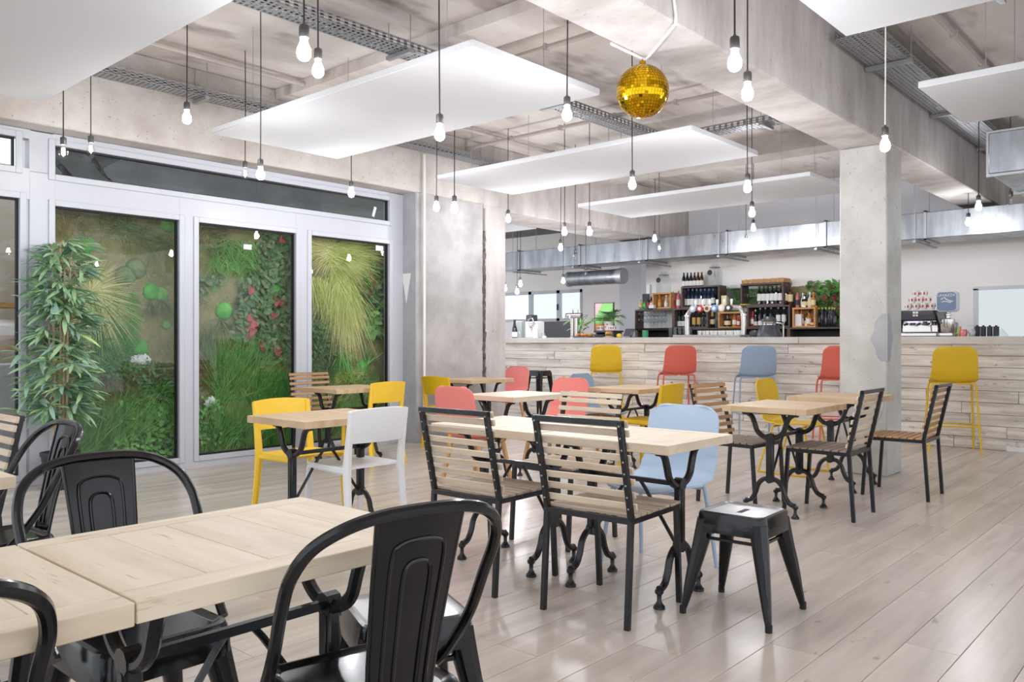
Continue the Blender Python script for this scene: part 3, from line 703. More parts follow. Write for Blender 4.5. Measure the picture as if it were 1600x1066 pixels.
def make_metal_stool(label, w=.156, H=.45):
    t = thing('metal_stool', label, 'stool', (0, 0, 0), 0)
    pressed(t, w, H, BLACK, SCUFF)
    z = H - .115
    for q in (((-w * .86, -w * .86), (w * .86, -w * .86)), ((w * .86, -w * .86), (w * .86, w * .86)), ((w * .86, w * .86), (-w * .86, w * .86)), ((-w * .86, w * .86), (-w * .86, -w * .86))):
        MB().bar((*q[0], z), (*q[1], z), .012, .012).obj('stretcher', BLACK, t)
    return t
def make_metal_chair(label):
    t = thing('metal_armchair', label, 'chair', (0, 0, 0), 0, 'black metal armchairs')
    w = .175; pressed(t, w, .45, BLACK, BLACK, False)
    half = [(.0, -.275, .868), (.09, -.272, .864), (.16, -.258, .846), (.212, -.225, .808), (.236, -.185, .75), (.238, -.145, .68), (.234, -.09, .57), (.226, -.01, .465), (.22, .035, .42)]
    pts = [(-a, b, c) for a, b, c in reversed(half[1:])] + half
    MB().tube(spline(pts, 6), .0135, 10).obj('arm_tube', BLACK, t)
    rows = []
    for i in range(7):
        u = -1 + 2 * i / 6; rows.append([Vector((u * (.072 + .026 * (z - .44) / .42), -.175 - .095 * ((z - .44) / .42) ** 1.2 - .012 * (1 - u * u), z)) for z in [.4401 + .42 * k / 8 for k in range(9)]])
    bp_ = MB().grid(rows, .003).obj('back_plate', BLACK, t)
    def py(z, x=0): return -.175 - .095 * ((z - .44) / .42) ** 1.2 - .012 * (1 - min(1, abs(x) / (.072 + .026 * (z - .44) / .42)) ** 2)
    for s, zt in ((.06, .81), (.031, .765)):
        for face in (.002, -.004):
            pl = [(x_, py(z_, x_) + face, z_) for x_, z_ in ((-s * .86, .47), (-s * .93, .62), (-s, zt - .04), (-s * .75, zt - .008), (0, zt), (s * .75, zt - .008), (s, zt - .04), (s * .93, .62), (s * .86, .47))]
            MB().tube(spline(pl, 5), .0042, 6).obj('pressed_rib', BLACK, bp_)
    for e in (-1, 1): MB().tube([(e * (.072 + .026 * (z - .44) / .42), py(z, 1), z) for z in (.4401, .55, .7, .86)], .005, 6).obj('plate_edge', BLACK, bp_)
    return t
PI = math.pi
# ---------------------------------------------------------------- placing
T0_ = make_table(label='pale wooden table with an iron trestle, in front of the nearest black armchair')
T0_.location = (.995, 1.73, 0)
def table(x, y, rz, label, tan=False):
    o = dup(T0_, (x, y, 0), rz, label)
    if tan:
        for c_ in o.children:
            if c_.name.startswith(('plank', 'border')): c_.material_slots[0].link = 'OBJECT'; c_.material_slots[0].material = TTAN
    return o
table(.254, 1.722, 0, 'pale wooden table butted against the nearest table, cut off by the picture edge')
table(.575, 3.36, 0, 'wooden table whose corner shows beside the slatted chair near the glass door')
table(2.995, 4.18, 0, 'wooden table between the white chair and the sunny yellow chair', True)
table(4.93, 6.53, 0, 'wooden table before the last window pane, beside the slatted chair with brown slats', True)
table(3.36, 2.20, PI / 2, 'pale wooden table with the pale blue shell chair tucked under it')
table(3.36, 2.953, PI / 2, 'pale wooden table end to end with the blue chair table, before a coral chair')
table(5.245, 4.62, 0, 'wooden table between two coral shell chairs in the middle of the room')
table(6.775, 4.45, 0, 'wooden table behind the mustard plastic chair, below the red bar stool', True)
table(7.03, 6.86, 0, 'wooden table against the rough concrete wall', True)
table(5.645, 2.425, 0, 'wooden table with three slatted chair legs round it, before the column', True)
table(6.875, 2.47, 0, 'wooden table right beside the concrete column', True)

S0 = make_slat(SLATP, SLATS, 'slatted chair with pale worn slats, the front one, next to the black metal stool'); S0.location = (3.075, 2.13, 0); S0.rotation_euler.z = -PI / 2 + .06
dup(S0, (3.035, 2.83, 0), -PI / 2 + .03, 'slatted chair with pale worn slats and greyish seat, standing left of its twin')
dup(S0, (3.93, 3.08, 0), PI / 2, 'slatted chair facing the camera behind the pale double table')
S1 = make_slat(SLATB, SLATG, 'slatted chair with brown slats beside the pale blue shell chair'); S1.location = (5.72, 2.80, 0); S1.rotation_euler.z = PI - .05
dup(S1, (4.93, 6.93, 0), PI, 'slatted chair with brown slats before the last window pane')
S2 = make_slat(SLATP, SLATG, 'slatted chair with a grey worn seat before the column, nearer of the two'); S2.location = (5.75, 2.155, 0); S2.rotation_euler.z = .03
S3 = make_slat(SLATB, SLATB, 'slatted chair with a light brown seat below the yellow bar stool'); S3.location = (6.83, 1.985, 0); S3.rotation_euler.z = 0.03
dup(S0, (.95, 4.19, 0), PI / 2, 'slatted chair with pale slats at the picture edge before the glass door')

WC = make_plastic(WHIP, 'white plastic chair at the wooden table by the windows'); WC.location = (3.09, 4.03, 0)
Y1 = make_plastic(YELM, 'sunny yellow plastic chair facing the white chair across a table'); Y1.location = (3.12, 4.65, 0); Y1.rotation_euler.z = PI
dup(Y1, (5.1, 6.38, 0), 0.05, 'sunny yellow plastic chair beside the last window pane')
Y2 = make_plastic(YELD, 'mustard plastic chair beside the rough concrete wall'); Y2.location = (6.45, 6.68, 0); Y2.rotation_euler.z = -PI / 2
dup(Y2, (6.62, 4.15, 0), .05, 'mustard plastic chair tucked at the table below the red bar stool')
C1 = make_shell(CORAL, 'wood', 'coral shell chair on wooden legs behind the slatted chairs'); C1.location = (4.74, 4.60, 0); C1.rotation_euler.z = -PI / 2
C1['group'] = 'coral shell chairs'
dup(C1, (6.0, 4.82, 0), PI / 2, 'coral shell chair facing the camera at the middle table')
dup(C1, (8.25, 7.48, 0), PI / 2, 'coral shell chair at the table against the concrete wall, next to the black high stool')
B1 = make_shell(BLUE, 'tube', 'pale blue shell chair on tube legs at the pale double table'); B1.location = (3.76, 2.31, 0); B1.rotation_euler.z = PI / 2
B2 = make_shell(BLUG, 'wood', 'grey blue shell chair half hidden behind a coral chair'); B2.location = (7.12, 5.08, 0); B2.rotation_euler.z = PI
YS = make_shell(YELD, 'sled', 'mustard shell chair on a wire sled base behind the table before the column'); YS.location = (7.32, 3.07, 0); YS.rotation_euler.z = PI
A1 = make_metal_chair('black metal armchair seen from behind, nearest'); A1.location = (1.145, 1.476, 0); A1.rotation_euler.z = -.2
dup(A1, (.97, 2.19, 0), PI, 'black metal armchair facing the camera across the nearest table')
dup(A1, (1.02, 3.58, 0), PI / 2, 'black metal armchair seen side-on before the bamboo plant')
dup(A1, (.235, 1.57, 0), 0, 'black metal armchair cut off by the picture edge at the bottom corner')
MS = make_metal_stool('black metal stool with a scuffed seat standing beside the front slatted chair'); MS.location = (3.405, 1.655, 0); MS.rotation_euler.z = .04
dup(MS, (1.53, 1.77, 0), -.42, 'black metal stool at the end of the nearest table, behind the armchair')
HS = make_metal_stool('tall black metal stool at the bar next to the concrete wall', .145, .745); HS.location = (9.75, 8.12, 0)
for i, (yy, m, l) in enumerate(((6.97, YELD, 'mustard bar stool nearest the palm pot on the counter'), (5.8, REDP, 'red orange bar stool next to the mustard one, fully visible'), (4.66, BLUG, 'grey blue bar stool at the bar'),
                               (3.6, REDP, 'red orange bar stool partly hidden by the column'), (2.37, YELD, 'mustard bar stool standing alone past the column'))):
    b = make_barstool(m, l); b.location = (9.9, yy, 0); b.rotation_euler.z = -PI / 2 + (.62, .82, .7, .55, .38)[i]
# ================================================================ the bar
BX = 10.27; CT = 1.252
bar = thing('bar_counter', 'long bar front clad in weathered grey boards', 'bar counter', (BX, 0, 0))
MB().mm((.03, -4, 0), (.1, 10.4, 1.16)).obj('carcass', BROWN, bar)
for k in range(9):
    z0 = .0 + k * .1295; yy = 10.4 - R.uniform(0, .8)
    a = 10.4
    while a > -1.6:
        L_ = R.uniform(.9, 2.2); b = max(a - L_, -1.7)
        pr = R.uniform(0, .014)
        MB().mm((-.0 - pr, b + .002, z0 + .002), (.03, a - .002, z0 + .1275), .003).obj('board', BOARD, bar); a = b
MB().mm((-.02, -1.7, 0), (.0, on_x(1573, 700, BX).y, .05)).obj('plinth', WHITE, bar)
wt_ = thing('worktop', 'pale concrete worktop along the top of the bar', 'worktop', (BX, 0, CT - .085))
seam = on_x(1250, 530, BX).y
MB().mm((-.05, seam + .002, 0), (.7, 10.4, .085), .005).obj('slab', CONCT, wt_); MB().mm((-.05, -4, 0), (.7, seam - .002, .085), .005).obj('slab', CONCT, wt_)
# ---------------------------------------------------------------- shelves on the bar wall
SX = 12.42
def sy(px): return on_x(px, 480, SX).y
def sz(px, py): return on_x(px, py, SX).z
SURF = []
def snap(b):
    for ya, yb_, z in SURF:
        if yb_ - .02 < b.y < ya + .02 and abs(b.z - z) < .07: b.z = z + .0008; break
    return b
def cubby(xa, xb, yt, yb, label, mat=BROWN, dep=.25, back=None, group='dark shelf boxes behind the bar', th=.025):
    ya, yb_ = sy(xa), sy(xb); xm = (xa + xb) / 2
    zt, zb = sz(xm, yt), sz(xm, yb)
    t = thing('shelf_box', label, 'shelf', (SX, (ya + yb_) / 2, zb), 0, group); h = (ya - yb_) / 2; H = zt - zb
    MB().mm((0, -h, 0), (dep, h, th)).obj('bottom_board', mat, t); MB().mm((0, -h, H - th), (dep, h, H)).obj('top_board', mat, t)
    for s, n in ((-1, 0), (1, 0)): MB().mm((0, s * h, th), (dep, s * (h - th), H - th)).obj('side_board', mat, t)
    if back: MB().mm((dep - .012, -h + th, th), (dep, h - th, H - th)).obj('back_board', back, t)
    SURF.append((ya, yb_, zb + th)); SURF.append((ya, yb_, zt))
    return zb + th
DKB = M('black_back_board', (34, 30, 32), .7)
cubby(992, 1052, 483.5, 515, 'dark shelf box full of racked wine glasses')
cubby(1052, 1106, 481.5, 513, 'dark shelf box of wine bottles behind the tap arch', back=DKB)
cubby(1064, 1124, 447, 481, 'dark shelf box holding a row of blue-topped wine bottles, beer bottles on top', back=DKB)
cubby(1122, 1160, 487.5, 513, 'pale crate on its side seen through the tap arch', CRATE, group='wooden crates used as shelves', back=CRATE)
cubby(1157, 1224, 442.5, 478, 'dark shelf box with glasses and white label bottles, log slices on top')
cubby(1167, 1234, 477.5, 512, 'dark shelf box with a pink bottle and dark bottles', back=DKB)
cubby(1238, 1274, 480.5, 512, 'pale wooden crate holding small bottles, next to green capped bottles', CRATE, group='wooden crates used as shelves', back=CRATE)
cubby(1232, 1316, 511.5, 534, 'low dark shelf box under the crate of bottles', back=DKB)
cubby(1019, 1048, 457.5, 482.5, 'small pale crate with two bottles, on the glass rack shelf', CRATE, group='wooden crates used as shelves', back=CRATE)
cubby(992, 1232, 512.5, 540, 'long dark base shelf running below the others', dep=.3, back=DKB)

# ---------------------------------------------------------------- bottles
def btm(n, c, rough=.12, coat=.4): return M(n, c, rough, 0, coat=coat)
G_DK = btm('dark_bottle_glass', (26, 30, 34)); G_BL = btm('blue_black_glass', (30, 42, 68)); G_BR = btm('brown_bottle_glass', (74, 40, 24)); G_GR = btm('green_bottle_glass', (40, 168, 60)); G_YE = btm('yellow_liqueur', (226, 186, 60))
G_PK = btm('pink_liqueur', (214, 116, 130)); G_RD = btm('red_bottle', (196, 40, 56)); G_AM = btm('amber_spirit', (198, 132, 60)); G_CL = btm('pale_spirit', (210, 208, 200)); G_LG = btm('lime_drink', (118, 206, 84))
LABW = M('white_paper_label', (232, 230, 226), .7); LABC = M('cream_label', (226, 208, 160), .7); LABR = M('red_label', (190, 50, 50), .7); LABK = M('kraft_label', (206, 166, 96), .7); LABD = M('dark_label', (60, 60, 62), .7)
CAPK = M('black_cap', (30, 28, 32), .4); CAPG = M('green_cap', (188, 208, 62), .4); CAPW = M('white_cap', (230, 230, 230), .4); CAPO = M('orange_cap', (214, 132, 60), .4); CAPR = M('red_cap', (180, 40, 50), .4); CAPB = M('blue_cap', (72, 110, 170), .4)
PROFS = {'wine': [(0, 0), (.9, 0), (1, .02), (1, .62), (.86, .69), (.45, .77), (.36, .82), (.36, .985), (.3, 1), (0, 1)],
         'round': [(0, 0), (.9, 0), (1, .04), (1, .5), (.8, .62), (.4, .7), (.34, .75), (.34, .98), (0, 1)],
         'beer': [(0, 0), (.95, 0), (1, .02), (1, .55), (.8, .66), (.45, .8), (.4, .97), (.45, 1), (0, 1)],
         'champ': [(0, 0), (.9, 0), (1, .03), (1, .42), (.85, .56), (.5, .72), (.38, .84), (.38, 1), (0, 1)],
         'square': [(0, 0), (1, 0), (1.0, .6), (.9, .66), (.38, .7), (.36, .98), (0, 1)]}
bc = {}
def bottle(px, yb, yt, glass, lab, cap, label, kind='wine', rr=None, group=None, X=None, lz=(.16, .48), name='wine_bottle', sides=10):
    X = X or SX + .12; b = on_x(px, yb, X); b = snap(b) if X > 12 else Vector((b.x, b.y, CT + .0008)); H = round(on_x(px, yt, X).z - b.z, 3); r = rr or .036 * (H / .3) ** .5
    key = (kind, H, round(r, 3), glass.name, lab.name if lab else 0, cap.name, lz)
    if key not in bc:
        pf = [(a * r, z * H) for a, z in PROFS[kind]]
        bc[key] = (MB().lathe(pf, sides).mesh(name, glass, .5), MB().lathe([(r * 1.02, lz[0] * H), (r * 1.02, lz[1] * H)], sides).mesh('label', lab, .5) if lab else None,
                   MB().lathe([(r * .42, H * .9), (r * .44, H * 1.005), (0, H * 1.01)] if kind != 'champ' else [(r * .62, H * .68), (r * .43, H * .84), (r * .43, H * 1.01), (0, H * 1.01)], 8).mesh('cap', cap, .5))
    o = ob(name, bc[key][0], None, b, (0, 0, R.random() * 6)); tag(o, label, 'bottle', group)
    if bc[key][1]: ob('label', bc[key][1], o)
    ob('cap', bc[key][2], o); return o
for k in range(6): bottle(1068.5 + k * 5.6, 447 - k * .3, 426.5 - k * .2, G_BR if k > 2 else G_DK, LABW, CAPK, 'one of six pale label beer bottles on the highest dark shelf box', 'beer', group='beer bottles on the highest shelf box', name='beer_bottle', lz=(.08, .42))
for k in range(8): bottle(1069.5 + k * 6.4, 478.3, 451.5, G_BL, LABW, CAPB, 'one of eight blue topped wine bottles in the highest dark shelf box', group='blue-topped wine bottles')
for k in range(6): bottle(1186.5 + k * 6.7, 475.6 - k * .2, 447.5 - k * .2, G_DK, LABW, CAPK, 'wine bottle with a tall white label, one of six beside the hanging glasses', group='white label wine bottles under the log slices', lz=(.2, .58))
for k in range(6): bottle((1279.5, 1285, 1290.5, 1296, 1300.5, 1304)[k], 511, 480.5, G_DK, None, CAPG, 'dark bottle with a lime green cap, one of six beside the leafy moss panel', 'beer', group='green capped bottles', name='soft_drink_bottle')
for k in range(3): bottle(1055.5 + k * 6.2, 511.5, 485, G_DK, LABW, CAPK, 'dark wine bottle with a low white label behind the left leg of the tap arch', group='wine bottles behind the tap arch leg', lz=(.05, .35))
for k in range(2): bottle(1084.5 + k * 7.6, 511.3, 487.5, G_DK, LABK, CAPK, 'dark wine bottle with a tan label under the tap arch', group='tan label bottles', lz=(.15, .62))
for k in range(2): bottle(1098.5 + k * 5, 511.3, 487.5, G_DK, LABD, CAPK, 'dark wine bottle with a grey label under the tap arch', group='grey label bottles')
for k in range(2): bottle(1216.3 + k * 8.8, 509.5, 479.5, G_DK, LABW, CAPW, 'wine bottle with a white label and pale top in the lower dark shelf box', group='pale topped wine bottles', lz=(.24, .58))
for k in range(4): bottle((1180.5, 1188, 1196, 1205)[k], 509.5, (484, 481, 480, 479.5)[k], G_DK, LABW, G_CL, 'dark bottle with a clear pourer top behind the juicer', group='bottles behind the juicer', lz=(.05, .28))
for a in ((1176.5, 510, 487, G_RD, LABW, CAPR, 'bright pink red bottle at the end of the lower dark shelf box', 'round', .04), (1228, 476, 444.5, G_DK, LABC, CAPR, 'whisky bottle with a cream label and red top beside the log slices', 'round', .045),
          (1235, 476, 442.5, G_BR, LABC, CAPK, 'taller whisky bottle with a cream label behind the red topped one', 'round', .04), (1246, 479.5, 455, G_PK, LABD, CAPK, 'slim rose bottle standing on the pale crate', 'beer', .028),
          (1254.5, 479.5, 458, G_CL, LABW, CAPW, 'clear spirit bottle on the pale crate behind the dark clock bottle', 'round', .03), (1257.5, 479.6, 461, G_DK, LABC, CAPK, 'squat dark bottle with a round cream label on the pale crate', 'square', .05),
          (1265.5, 479.4, 457, G_CL, LABC, CAPW, 'clear bottle with a cream label on the pale crate', 'round', .034), (1271, 479.4, 456.5, G_AM, LABC, CAPO, 'amber bottle at the edge of the pale crate by the red leaves', 'round', .034),
          (1246.5, 510, 478.5, G_AM, LABC, CAPO, 'tall whisky bottle with an orange stopper in front of the pale crate', 'round', .042), (1252.5, 509, 485, G_PK, LABW, CAPO, 'pink spirit bottle inside the pale crate', 'round', .034),
          (1264, 509, 486, G_AM, LABW, CAPK, 'amber spirit bottle inside the pale crate', 'round', .036), (1260, 509.5, 497, G_CL, LABC, CAPW, 'small jar bottle low in the pale crate', 'square', .034), (1269.5, 509.5, 499, G_RD, LABC, CAPK, 'small red jar bottle low in the pale crate', 'square', .032),
          (1275.5, 511, 478, G_AM, LABC, CAPO, 'tall amber bottle with an orange cap between the crate and green capped bottles', 'beer', .034), (1001, 482.5, 469, G_YE, LABC, CAPK, 'small yellow bottle at the end of the glass rack shelf', 'beer', .03),
          (1007.5, 482.5, 465, G_GR, None, CAPW, 'bright green bottle on the glass rack shelf', 'round', .036), (1013, 482.5, 460.5, G_DK, LABR, CAPW, 'dark bottle with a red label on the glass rack shelf', 'beer', .03),
          (1018, 482.5, 461, G_DK, LABW, CAPW, 'dark bottle with a white label beside the small crate', 'beer', .028), (1030.5, 480.5, 460.5, G_AM, LABK, CAPO, 'amber bottle in the small pale crate', 'square', .034),
          (1041, 480.5, 461.5, G_CL, LABW, CAPW, 'clear bottle in the small pale crate', 'round', .034), (1051.5, 481.5, 455, G_PK, LABR, CAPG, 'peach coloured bottle right of the small crate', 'round', .036),
          (1060, 481.5, 453, G_PK, LABW, CAPW, 'tall pink bottle beside the highest dark shelf box', 'beer', .036), (1113, 512.5, 487, G_DK, LABC, LABK, 'champagne bottle with a gold neck under the tap arch', 'champ', .042),
          (1125.5, 512, 489, G_LG, LABW, CAPK, 'lime green bottle in the crate under the tap arch', 'round', .036), (1136.5, 512, 491.5, G_DK, LABC, CAPK, 'squat dark flagon in the crate under the tap arch', 'square', .056),
          (1147.5, 512, 489, G_AM, LABW, CAPO, 'amber bottle at the edge of the crate under the tap arch', 'round', .034), (1153.8, 512, 493, G_RD, LABW, CAPW, 'small red label bottle beside the tap arch leg nearest the juicer', 'beer', .024)):
    nm = 'champagne_bottle' if a[7] == 'champ' else 'spirit_bottle'
    bottle(*a[:7], kind=a[7], rr=a[8], name=nm)
# log-slice strip on the box
t = thing('log_slices', 'row of cut log slices lying on top of a dark shelf box', 'logs', (SX, 0, sz(1190, 442.5) + .002))
for k in range(24):
    px = 1159 + k * 2.75; MB().mm((-.01, sy(px + 2.6), 0), (.25, sy(px), .058 + R.uniform(0, .012)), .004).obj('log_slice', CRATE if k % 3 else SLATB, t)
# glasses hanging in the rack box
gp = MB().lathe([(0, 0), (.032, 0), (.03, .004), (.004, .008), (.004, .07), (.02, .085), (.034, .11), (.036, .135), (.03, .17), (.0285, .17), (.034, .135), (.031, .11), (.004, .088), (0, .088)], 10).mesh('wine_glass', glass_sheet('drinking_glass', (244, 246, 247), 1.5, .02), 1)
for k in range(3):
    for j in range(8):
        b = on_x(999 + j * 5.8, 512.5 - k * 9.2, SX + .05 + .03 * (j % 2))
        tag(ob('wine_glass', gp, None, b, None), ('wine glass racked in the lowest of three rows in the dark box', 'wine glass racked in the middle of three rows in the dark box', 'wine glass racked in the uppermost of three rows in the dark box')[k], 'glass', 'racked wine glasses')
for j in range(5): tag(ob('wine_glass', gp, None, on_x(1164 + j * 4.4, 475.8, SX + .1)), 'wine glass standing beside the white label bottles, one of five', 'glass', 'standing wine glasses')
# big drink jars with taps
JG = glass_sheet('jar_glass', (247, 249, 249), 1.42, .01)
def jar(px, yb, yt, label, X=SX + .17):
    b = snap(on_x(px, yb, X)); H = on_x(px, yt, X).z - b.z; r = H * .34
    t = thing('drinks_jar', label, 'jar', b, 0, 'big glass drinks jars')
    MB().lathe([(0, 0), (r * .9, 0), (r, .04 * H), (r, .62 * H), (r * .8, .74 * H), (r * .62, .8 * H), (r * .62, .86 * H)], 18).obj('jar_body', JG, t, ang=1)
    MB().lathe([(r * .66, .84 * H), (r * .68, .88 * H), (r * .3, .92 * H), (r * .5, 1.0 * H), (0, H)], 16).obj('lid', JG, t); MB().tube([(r * .68 * math.cos(k), r * .68 * math.sin(k), .85 * H) for k in [i * math.tau / 16 for i in range(16)]], .008, 6, True).obj('clasp', TRAY, t)
    MB().lathe([(.045, -.003), (.045, .003), (0, .003)], 14, (-r * .93 - .005, r * .25, .6 * H), Matrix.Rotation(PI / 2, 3, 'Y')).obj('chalk_tag', LABD, t)
    return t
jar(1037, 457, 425, 'big clear drinks jar on the small pale crate'); jar(1117, 446, 413, 'big clear drinks jar on the highest dark shelf box'); jar(1147, 481, 446, 'big clear drinks jar with a dark tag before the moss panel')
tag(MB().mm((SX, sy(1135), sz(1130, 481)), (SX + .1, sy(1127), sz(1130, 462))).obj('small_box', LABC), 'small cream box standing between a jar and a shelf box', 'box')
tag(MB().mm((SX + .05, sy(1250), sz(1244, 510)), (SX + .14, sy(1239), sz(1244, 491))).obj('gift_box', LABW), 'white gift box in the pale crate', 'box')
tag(MB().mm((SX + .1, sy(1009), sz(1004, 482)), (SX + .12, sy(999), sz(1004, 459))).obj('slate_board', LABD), 'dark slate board leaning behind the yellow bottle', 'board')
tag(MB().mm((SX + .12, sy(1009), sz(1004, 482)), (SX + .2, sy(1004), sz(1006, 444))).obj('white_tube', WHITE), 'white tube standing behind the dark slate board', 'tube')
tag(MB().mm((SX - .08, sy(1025), sz(1021, 482)), (SX - .01, sy(1017.5), sz(1021, 477))).obj('price_card', WHITE), 'small white card before the small pale crate', 'card')
tag(MB().lathe([(0, 0), (.09, 0), (.1, .015), (0, .02)], 14, on_x(1165, 477, SX + .08)).obj('lemon_dish', M('lemon', (236, 208, 60), .6)), 'flat yellow dish beside the standing wine glasses', 'dish')

# ---------------------------------------------------------------- on the bar top
IX = BX + .33
def iy(px): return on_x(px, 520, IX).y
def iz(px, py): return on_x(px, py, IX).z
CHR = M('polished_steel', (206, 200, 196), .16, .9); DKP = M('dark_grey_plastic', (66, 66, 72), .35)
t = thing('beer_tap_arch', 'steel arch of beer taps with round badges on the bar', 'beer taps', (IX, iy(1118), CT))
dy = lambda px: iy(px) - iy(1118); dz = lambda py: iz(1118, py) - CT
MB().tube(spline([(0, dy(1074), 0), (0, dy(1074), dz(497)), (0, dy(1077.5), dz(486)), (0, dy(1085), dz(481.5)), (0, dy(1118), dz(481)), (0, dy(1150), dz(481.5)), (0, dy(1158.5), dz(486)), (0, dy(1162), dz(497)), (0, dy(1162), 0)], 5), .036, 12).obj('arch', CHR, t)
for px in (1074, 1162): MB().lathe([(.05, 0), (.05, .012), (.04, .016)], 14, (0, dy(px), 0)).obj('collar', CHR, t); MB().lathe([(.045, -.012), (.045, .012)], 14, (0, dy(px), dz(493))).obj('collar', CHR, t)
for k, c in enumerate(((170, 190, 206), (196, 44, 50), (214, 190, 160), (110, 150, 206), (222, 206, 180), (44, 44, 48))):
    px = 1085 + k * 11.2; mt = M('badge_%d' % k, c, .4); u = MB()
    a = MB().lathe([(.05, 0), (.052, .012), (.046, .02), (0, .022)], 16, (-.04, dy(px), dz(482)), Matrix.Rotation(-PI / 2, 3, 'Y')).obj('badge', mt, t)
    MB().lathe([(.026, .0), (.026, .026), (0, .027)], 14, (-.04, dy(px), dz(482)), Matrix.Rotation(-PI / 2, 3, 'Y')).obj('badge_centre', LABW if k != 2 else BROWN, a)
    MB().lathe([(.011, .03), (.016, .06), (.02, .1), (.014, .115), (0, .12)], 10, (0, dy(px + 2), dz(481))).obj('tap_handle', CAPW, t)
tag(MB().mm((IX - .2, iy(1166), CT + .001), (IX + .12, iy(1062), CT + .035), .006).obj('drip_tray', TRAY), 'long dull drip tray under the tap arch', 'tray')
cupm = MB().lathe([(0, 0), (.024, 0), (.034, .10), (.031, .10), (.022, .006), (0, .006)], 12).mesh('paper_cup', LABW, .7)
for k in range(12): tag(ob('paper_cup', cupm, None, (IX + .3 + .02 * (k % 2), iy(1079 + k * 6.3) + .02, CT + .001)), 'white cup in the row behind the tap arch', 'cup', 'white cups behind the taps')
tgm = MB().lathe([(0, 0), (.03, 0), (.036, .15), (.034, .15), (.028, .006), (0, .006)], 12).mesh('tumbler', glass_sheet('frosted_tumbler', (226, 226, 224), 1.7, .12), .7)
for k in range(9): tag(ob('tumbler', tgm, None, (IX + .12 + .09 * (k % 2), iy(1042 + k * 3.6), CT + .001)), 'clear tumbler in the cluster beside the tap arch', 'glass', 'tumblers beside the tap arch')
# juicer
t = thing('juicer', 'dark grey juicer behind the bar before the lower shelf box', 'appliance', (IX + .05, iy(1199), CT))
u = CT; j = lambda py: iz(1199, py) - u
MB().lathe([(0, 0), (.17, 0), (.17, .04), (.13, j(513)), (.11, j(508)), (0, j(508))], 18).obj('base', DKP, t); MB().lathe([(.085, j(508)), (.085, j(503)), (.09, j(502))], 18).obj('bowl', CHR, t)
MB().lathe([(.1, j(503)), (.1, j(499)), (.075, j(497)), (.06, j(495)), (0, j(495))], 18).obj('lid', DKP, t); MB().mm((-.12, .11, 0), (.12, .24, j(516)), .03).obj('pulp_box', DKP, t)
MB().tube(spline([(0, -.1, j(505)), (0, -.19, j(507)), (0, -.2, j(515)), (0, -.2, 0)], 4), .012, 8).obj('locking_arm', CHR, t)
# beer tower with two columns
t = thing('beer_tower', 'twin column steel beer tower on the bar', 'beer taps', (IX, iy(897.5), CT)); j = lambda py: iz(897, py) - CT
for px in (894.5, 900.5): MB().lathe([(.038, 0), (.038, .02), (.03, .03), (.03, j(497)), (0, j(497))], 14, (0, iy(px) - iy(897.5), 0)).obj('column', CHR, t)
MB().tube([(0, iy(885) - iy(897.5), j(493)), (0, iy(908.5) - iy(897.5), j(493))], .04, 12).obj('crossbar', CHR, t)
for px in (895, 903, 907): MB().lathe([(.012, j(490)), (.014, j(487)), (.009, j(484)), (0, j(484))], 8, (0, iy(px) - iy(897.5), 0)).obj('tap_handle', CHR, t)
for px in (888, 897): MB().tube([(-.03, iy(px) - iy(897.5), j(493)), (-.1, iy(px) - iy(897.5), j(493)), (-.11, iy(px) - iy(897.5), j(498))], .011, 8).obj('spout', CHR, t)
# far-end cluster: ice bucket, champagne, cabinets
bottle(804, 527.8, 500, G_DK, LABW, CAPK, 'dark champagne bottle in front of the clear ice bucket', 'champ', .047, X=IX - .1, name='champagne_bottle', lz=(.05, .33))
b = Vector((IX + .1, iy(806), CT)); tag(MB().lathe([(0, 0), (.1, 0), (.13, .28), (.127, .28), (.097, .008), (0, .008)], 18, b).obj('ice_bucket', JG), 'clear ice bucket on the bar by the concrete wall', 'bucket')
tag(MB().mm((IX + .25, iy(800), CT + .001), (IX + .34, iy(786), CT + .3), .01).obj('white_cabinet', WHITE), 'white appliance half hidden by the concrete wall', 'appliance')
t = thing('water_dispenser', 'white water dispenser with a swan neck hose on the bar', 'appliance', (IX + .2, iy(822), CT))
MB().mm((-.08, -.13, .001), (.14, .13, .285), .012).obj('body', WHITE, t); MB().tube(spline([(-.09, -.02, .18), (-.12, .02, .3), (-.12, -.06, .34), (-.12, -.1, .26), (-.12, -.03, .17), (-.1, -.1, .14)], 6), .012, 8).obj('hose', CHR, t)
t = thing('soap_bottle', 'white pump bottle beside the water dispenser', 'bottle', (IX - .02, iy(838), CT)); MB().lathe([(0, 0), (.05, 0), (.052, .01), (.052, .17), (.03, .185), (.014, .19), (.014, .22), (0, .22)], 14).obj('body', WHITE, t)
MB().tube(spline([(0, 0, .21), (0, 0, .24), (0, .06, .25), (0, .1, .235)], 4), .008, 6).obj('pump_nozzle', CHR, t)
tag(MB().box((IX, iy(849), CT + .04), (.06, .06, .075), None, .012).obj('shaker_pot', TRAY), 'small grey pot next to the white pump bottle', 'pot')
tag(MB().lathe([(0, 0), (.035, 0), (.04, .02), (.02, .035), (0, .036)], 12, (IX - .04, iy(853), CT + .001)).obj('white_bowl', WHITE), 'tiny white bowl beside the grey pot', 'bowl')
tag(MB().mm((12.2, on_x(895, 510, 12.2).y, 0), (12.26, on_x(829, 510, 12.2).y, on_x(860, 502.5, 12.2).z)).obj('dark_screen', M('dark_panel', (88, 86, 92), .6)), 'dark grey partition panel under the far window', 'partition')
tag(MB().mm((IX + .14, iy(821.5), CT + .286), (IX + .32, iy(813), CT + .4), .01).obj('printer', DKP), 'small dark printer on top of the white water dispenser', 'appliance')

